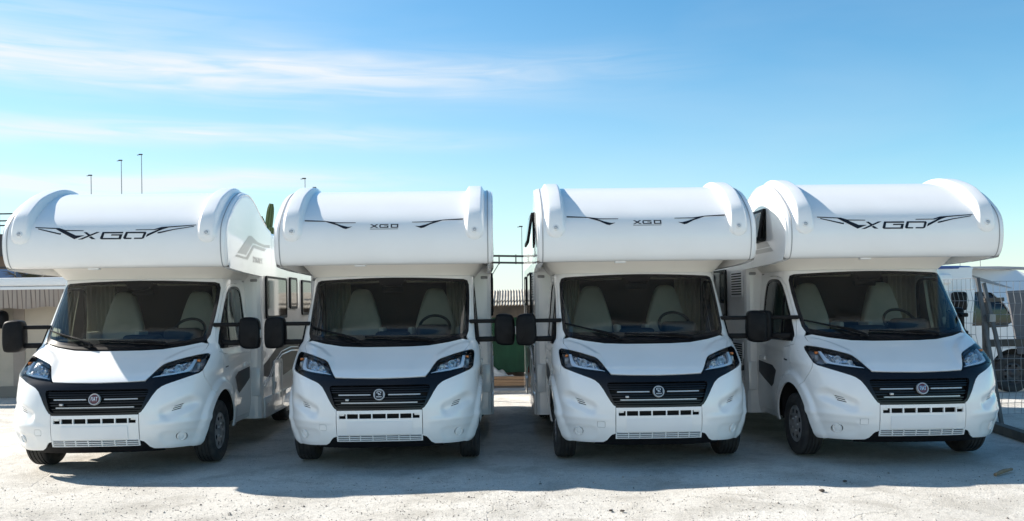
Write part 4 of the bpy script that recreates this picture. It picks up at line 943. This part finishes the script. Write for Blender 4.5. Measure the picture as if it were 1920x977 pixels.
link('roof_edge', MB().tube([(-2.7, .04, 2.275), (-1.4, .04, 2.285), (-.9, .05, 2.285), (-.55, .30, 2.285)], .03, 8).build('roof_edge', 'bluetrim'), van)
link('roof_rail', MB().tube([(-.45, .66, 2.29), (.2, .67, 2.29), (.9, .67, 2.26)], .03, 8).build('roof_rail', 'seam'), van)
link('awning_box', MB().rbox((-2.7, -.06, 1.98), (-1.05, .12, 2.17), .04, 3).build('awning_box', 'gelcoat'), van)
link('window', drape('window', [(a - 9, b) for a, b in [(8.31, 1.20), (8.96, 1.20), (9.15, 1.30), (8.82, 1.84), (8.38, 1.86)]], [], lambda x, z, off=0.0: np.stack([x, .04 + VANLEAN(x, z), z], -1), 'darkglass', (.1, .1)), van)
link('quarter_window', MB().prism([(-.40, 2.16), (-.10, 2.04), (.22, 1.90), (.0, 1.95), (-.36, 2.06)], lambda a, b: (a, -.02 + float(VANLEAN(a, b)), b), lambda a, b: (a, .04 + float(VANLEAN(a, b)), b)).build('quarter_window', 'seam', 0), van)
wv = link('wheel', TY, van, Matrix.Translation((.08, .13, .345)) @ Matrix.Rotation(R(-90), 4, 'Z')); hbd = HB.copy(); hbd.materials.clear(); hbd.materials.append(M['darksteel']); link('hub_cap', hbd, wv, Matrix.Translation((.055, 0, 0))); link('wheel_disc', DK, wv, Matrix.Translation((.03, 0, 0)))
link('arch_liner', MB().box((-.5, .25, .2), (.6, .30, .9)).build('arch_liner', 'void', 0), van)
link('door_mirror', MB().rbox((-1.04, -.12, 1.50), (-.80, .05, 1.84), .05, 3).rbox((-.98, .0, 1.42), (-.90, .1, 1.52), .02, 2).build('door_mirror', 'black', 50), van)
# ------------------------------------------------------------------ left: long shed with awning
M['plaster'] = vary(principled('beige_plaster', (.52, .45, .36), .9), (.43, .37, .29), 1.2, .4, .65, bump=.2, bscale=30)
M['valance_a'] = vary(principled('valance_light', (.36, .30, .25), .9), (.30, .25, .21), 3, .4, .7)
M['valance_b'] = vary(principled('valance_brown', (.13, .10, .085), .9), (.26, .2, .16), 3, .4, .7)
shed = thing('shed', 'low beige shed wall with a striped awning at the left edge', 'shed', (-10.5, 17.4, 0))
link('wall', MB().box((-6, .0, .12), (4.6, 3.0, 2.05)).build('wall', 'plaster', 0), shed)
link('plinth', MB().box((-6, -.05, 0), (4.6, .0, .22)).build('plinth', principled('plinth_grey', (.22, .20, .17), .9), 0), shed)
link('roof', MB().box((-6.1, -.1, 2.05), (4.7, 3.1, 2.12)).build('roof', 'seam', 0), shed)
link('corner_trim', MB().box((.55, -.02, .2), (.78, .0, 2.05)).build('corner_trim', 'valance_a', 0), shed)
aw = link('awning', MB().rbox((-6, -.62, 2.20), (4.6, -.45, 2.36), .03, 3).rbox((-6, -.60, 2.12), (4.6, -.2, 2.19), .02, 2).build('awning', 'whiteplastic'), shed)
nst = 240
for i in range(nst):
    x0 = -6 + 10.6 * (i // 2) / (nst / 2) + (.068 if i % 2 else 0); x1 = x0 + (.0203 if i % 2 else .068)
    us = np.linspace(x0, x1, 4); vs = np.linspace(0, 1, 5)
    def fn(u, v): return np.stack([u, -.60 + .028 * np.sin(u * 26) * v + .02 * v, 2.13 - v * (.37 + .045 * np.sin(u * 5.2) * np.sin(u * 2.1 + 1))], -1)
    link('valance_strip', grid_mesh('valance_strip', us, vs, fn, 'valance_b' if i % 2 else 'valance_a', True), aw)
link('hanging_bag', MB().rbox((.0, .0, .0), (.45, .3, .36), .12, 4).build('hanging_bag', 'black', 60), None, Matrix.Translation((-10.35, 16.95, 1.38)), label='dark rounded bag hanging under the striped awning at the left edge', category='bag')
M['blueglass'] = principled('blue_screen_glass', (.06, .14, .32), .08, spec=.7)
scr = thing('glass_screen', 'blue glazed screen in dark frames rising behind the shed', 'screen', (-13.2, 22.0, 0))
for i in range(6):
    link('pane', MB().box((-1.6 + i * .46, -.01, 1.9), (-1.6 + i * .46 + .42, .01, 2.78)).build('pane', 'blueglass', 0), scr)
for i in range(7): link('mullion', MB().box((-1.63 + i * .46, -.02, 0), (-1.59 + i * .46, .02, 2.82)).build('mullion', 'steel', 0), scr)
link('post', MB().box((1.13, -.05, 0), (1.24, .05, 2.86)).build('post', 'darksteel', 0), scr); link('post', MB().box((-.48, -.05, 0), (-.36, .05, 2.86)).build('post', 'darksteel', 0), scr)
for z in (2.10, 2.79): link('rail', MB().box((-1.7, -.035, z), (1.2, .035, z + .05)).build('rail', 'darksteel', 0), scr)
for x in (.2, .72): link('finial', MB().bar((x, 0, 2.82), (x - .06, 0, 3.1), .05).build('finial', 'darksteel', 0), scr)
ga = thing('roof_terrace', 'dark railed terrace of a building far behind the left motorhome', 'building', (-18.0, 30.0, 0))
link('block', MB().box((-4, 0, 0), (1.2, 4, 3.6)).build('block', principled('brown_block', (.16, .11, .08), .9), 0), ga)
link('parapet', MB().box((-4, -.2, 3.6), (1.2, 4, 4.35)).build('parapet', 'darksteel', 0), ga)
for z in (4.62, 4.78, 5.02): link('rail', MB().box((-4, -.2, z), (1.3, -.15, z + .045)).build('rail', 'darksteel', 0), ga)
for i in range(9): link('baluster', MB().box((-3.9 + i * .62, -.2, 4.3), (-3.83 + i * .62, -.13, 5.05)).build('baluster', 'darksteel', 0), ga)
hut = thing('tiled_hut', 'brown pitched roof of a hut behind the palm', 'hut', (-11.0, 24.0, 0))
M['browntile'] = vary(principled('brown_tiles', (.20, .14, .11), .85), (.30, .22, .17), 6, .4, .65)
link('roof', MB().prism([(-.2, 2.2), (3.4, 2.2), (2.2, 3.2), (.2, 3.25)], lambda a, b: (a, 0, b), lambda a, b: (a, 2.5, b)).build('roof', 'browntile', 0), hut)
link('wall', MB().box((-.1, .1, 0), (3.3, 2.4, 2.2)).build('wall', 'plaster', 0), hut)
# ragged palm
palm = thing('palm_tree', 'ragged dark palm behind the striped awning', 'palm tree', (-11.9, 21.5, 0))
M['palmleaf'] = vary(principled('palm_leaf', (.035, .045, .025), .8), (.06, .05, .035), 4, .4, .6)
link('trunk', MB().tube([(0, 0, 0), (.03, 0, 1.2), (0, 0, 2.3)], [.16, .13, .12], 10).build('trunk', principled('palm_bark', (.10, .075, .05), .9)), palm)
m = MB(); rnd = random.Random(4)
for i in range(26):
    a = rnd.uniform(0, 6.28); el_ = rnd.uniform(.1, 1.35); Lh = rnd.uniform(.7, 1.25); d = Vector((math.cos(a) * math.cos(el_), math.sin(a) * math.cos(el_), math.sin(el_)))
    pts = [Vector((0, 0, 2.15)) + d * Lh * t + Vector((0, 0, -.35 * Lh * t * t)) for t in np.linspace(0, 1, 7)]
    m.tube(pts, [.018, .015, .012, .010, .008, .006, .004], 4)
    sdv = d.cross(Vector((0, 0, 1))).normalized()
    for k in range(1, 7):
        for q in range(3):
            b0 = pts[k - 1].lerp(pts[k], q / 3)
            for sg in (-1, 1):
                tip = b0 + (sdv * sg * .20 + d * .16 + Vector((0, 0, -.10 - .1 * rnd.random()))) * rnd.uniform(.7, 1.1); w = d * .012
                m.add([b0 - w, b0 + w, tip, tip + Vector((0, 0, .004))], [(0, 1, 2)])
link('crown', m.build('crown', 'palmleaf', 0), palm)

# ------------------------------------------------------------------ middle gap: lean-to, tarp, clutter
le = thing('lean_to', 'open lean-to with corrugated roof and green sheet seen through the middle gap', 'shed', (0.0, 18.25, 0))
M['tarp'] = vary(principled('green_tarp', (.008, .055, .026), .85), (.006, .042, .020), 2.0, .4, .6, bump=.2, bscale=25)
M['corr'] = vary(principled('fibre_cement', (.46, .43, .37), .9), (.33, .30, .25), 6, .4, .65, bump=.3, bscale=40)
us = np.linspace(-3.0, 3.0, 120); vs = np.linspace(0, 1, 8)
link('green_sheet', grid_mesh('green_sheet', us, vs, lambda u, v: np.stack([u, .02 * np.sin(u * 9) * (1 - v) + .012 * np.sin(u * 23), .30 + v * 1.18], -1), 'tarp', False), le)
link('back_wall', MB().box((-3.2, .6, 0), (3.2, .7, 1.9)).build('back_wall', 'valance_b', 0), le)
link('eaves_beam', MB().box((-3.2, -.06, 1.45), (3.2, .04, 1.69)).build('eaves_beam', 'rustbeam', 0), le)
link('fascia', MB().box((-3.2, -.12, 1.69), (3.2, -.06, 1.74)).build('fascia', 'wood', 0), le)
corr_me = grid_mesh('corrugated_sheet', np.linspace(0, .60, 81), np.linspace(0, 1, 6), lambda u, v: np.stack([u, -.35 + v * 1.25, 1.79 + .24 * v + .017 * np.cos(u * 2 * math.pi / .06)], -1), 'corr')
corr_lo = grid_mesh('corrugated_sheet', np.linspace(0, .60, 81), np.linspace(0, 1, 4), lambda u, v: np.stack([u, -.62 + v * .35, 1.70 + .085 * v + .017 * np.cos(u * 2 * math.pi / .06)], -1), 'corr')
for i in range(11):
    link('corrugated_sheet', corr_me, le, Matrix.Translation((-3.2 + i * .585, 0, .006 * (i % 2)))); link('corrugated_sheet', corr_lo, le, Matrix.Translation((-3.2 + i * .585, 0, .005 * (i % 2))))
for x in (-3.0, 0.9, 3.0): link('post', MB().box((x - .05, -.05, 0), (x + .05, .05, 1.45)).build('post', 'rustbeam', 0), le)
M['timber'] = vary(principled('orange_timber', (.40, .25, .14), .8), (.27, .17, .10), 6, .4, .65, stretch=(.4, 3, 3))
tp = thing('timber_stack', 'stack of orange timber planks on a low pallet in the middle gap', 'timber', (0.0, 17.5, 0))
for i, (x0, x1, y, z) in enumerate(((-.6, .5, 0, .09), (-.6, .5, .14, .09), (-.5, .55, .02, .15), (-.55, .52, .15, .15), (-.45, .5, .08, .21))): link('plank', MB().box((x0, y, z), (x1, y + .12, z + .055)).build('plank', 'timber', 0), tp)
for y in (-.03, .2): link('bearer', MB().box((-.62, y, 0), (.58, y + .08, .085)).build('bearer', 'rustbeam', 0), tp)
M['plastic'] = vary(principled('plastic_sheeting', (.62, .61, .58), .35), (.45, .44, .42), 9, .4, .6, bump=.8, bscale=14)
def heap(x, y):
    r = 1.15 * np.exp(-((x + .45) / .55) ** 2); return .06 + .30 * r + .035 * np.sin(x * 17 + 5 * y) * np.sin(y * 15) + .02 * np.sin(x * 31)
ps = grid_mesh('plastic_sheeting', np.linspace(-1.3, .5, 60), np.linspace(-.12, .5, 22), lambda u, v: np.stack([u, v, heap(u, v) * np.clip(1 - ((v - .2) / .34) ** 2, 0, 1)], -1), 'plastic')
link('plastic_sheeting', ps, None, Matrix.Translation((-.05, 17.78, .02)), label='crumpled pale plastic sheeting heaped behind the timber', category='sheeting')
kb = thing('kerb_step', 'low pale concrete step in front of the lean-to', 'step', (0, 16.9, 0))
link('slab', MB().box((-3, 0, 0), (3, 1.3, .05)).build('slab', 'asphalt_patch', 0), kb)
gn = thing('steel_gantry', 'dark steel frame with twin beams spanning the middle gap', 'gantry', (0.0, 15.6, 0))
for z in (2.46, 2.58): link('beam', MB().bar((-.6, 0, z + .02), (.55, 0, z - .01), .03, .035).build('beam', 'darksteel', 0), gn)
for x in (-.22, .08, .35): link('spacer', MB().bar((x, 0, 2.44), (x, 0, 2.61), .022).build('spacer', 'darksteel', 0), gn)
for x in (-.40, .55): link('upright', MB().bar((x, 0, 0), (x, 0, 2.6), .045).build('upright', 'darksteel', 0), gn)
link('brace', MB().bar((-.38, 0, 2.2), (-.22, 0, 2.46), .018).build('brace', 'steel', 0), gn)

# ------------------------------------------------------------------ poles and cactus
def lamp(px, ptop, D, lab):
    x = (px + 4 - 960) / 1635.7 * D; h = 1.728 + (570 - .01344 * (px - 960) - ptop) / 1635.7 * D
    t = thing('street_lamp', lab, 'street lamp', (x, D, 0), 0, 'tall street lamps far behind')
    s = D / 120
    link('pole', MB().tube([(0, 0, 0), (0, 0, h * .5), (-.0, 0, h)], [.09 * s, .07 * s, .05 * s], 8).build('pole', 'steel'), t)
    link('lamp_head', MB().rbox((-.36 * s, -.12 * s, h - .06 * s), (.14 * s, .12 * s, h + .10 * s), .04 * s, 2).tube([(-.6 * s, 0, h - .06 * s), (0, 0, h)], .05 * s, 6).build('lamp_head', 'darksteel'), t)
for px, pt, D, lab in ((170, 329, 150, 'shortest street lamp left of the two taller ones, above the left motorhome'), (227, 301, 125, 'middle one of three street lamps rising above the left motorhome'), (265, 290, 115, 'tallest street lamp, rightmost of three above the left motorhome'), (571, 335, 120, 'street lamp just showing above the left horn of the second motorhome'), (590, 352, 150, 'tip of a street lamp right of the second motorhome\'s left horn'), (976, 425, 60, 'slim street lamp in the middle gap')):
    lamp(px, pt, D, lab)
cac = thing('cactus', 'tall green columnar cactus with stubby arms behind the left motorhome', 'cactus', (-5.47, 19.5, 0))
M['cactus'] = vary(principled('cactus_green', (.085, .13, .045), .7), (.12, .15, .06), 5, .4, .65, bump=.3, bscale=40)
def ribbed(path, rad, name):
    n = 24; path = [Vector(p) for p in path]; v = []
    for i, p in enumerate(path):
        d = (path[min(i + 1, len(path) - 1)] - path[max(i - 1, 0)]).normalized(); x = d.cross(Vector((0, 1, 0))).normalized(); y = d.cross(x)
        v += [p + (x * math.cos(2 * math.pi * j / n) + y * math.sin(2 * math.pi * j / n)) * rad[i] * (1 if j % 3 else .66) for j in range(n)]
    f = [(i * n + j, i * n + (j + 1) % n, (i + 1) * n + (j + 1) % n, (i + 1) * n + j) for i in range(len(path) - 1) for j in range(n)] + [tuple((len(path) - 1) * n + j for j in range(n))]
    return mesh_of(name, v, f, 'cactus', 60)
def arm(p0, p1, r, k=10):
    p0, p1 = Vector(p0), Vector(p1); P = [p0.lerp(p1, i / k) for i in range(k + 1)]
    return P, [r * (.8 + .2 * min(1, i / 3)) * (1 if i < k - 2 else (.96, .85, .55)[i - k + 2]) for i in range(k + 1)]
for nm, a_, b_, r in (('stem', (0, 0, 0), (0, 0, 3.25), .12), ('arm', (.0, 0, 3.1), (.12, 0, 4.04), .085), ('arm', (0, 0, 2.95), (-.13, 0, 3.76), .085), ('arm', (0, 0, 2.6), (.16, -.15, 3.5), .09)):
    P_, R_ = arm(a_, b_, r); link(nm, ribbed(P_, R_, nm), cac)
# a second pole pair on the right horizon
for px, lab in ((1801, 'thin mast left of the other above the camper roof'), (1839, 'thin mast right of the other above the camper roof')):
    D = 60; x = (px - 960) / 1635.7 * D
    mt = thing('mast', lab, 'mast', (x, D, 0), 0, 'thin masts above the camper')
    link('pole', MB().tube([(0, 0, 0), (0, 0, 4.6)], [.05, .025], 6).build('pole', 'steel'), mt); link('cap', MB().lathe([(.05, 0), (.05, .06), (.0, .08)], 8, Matrix.Translation((0, 0, 4.58))).build('cap', 'steel'), mt)
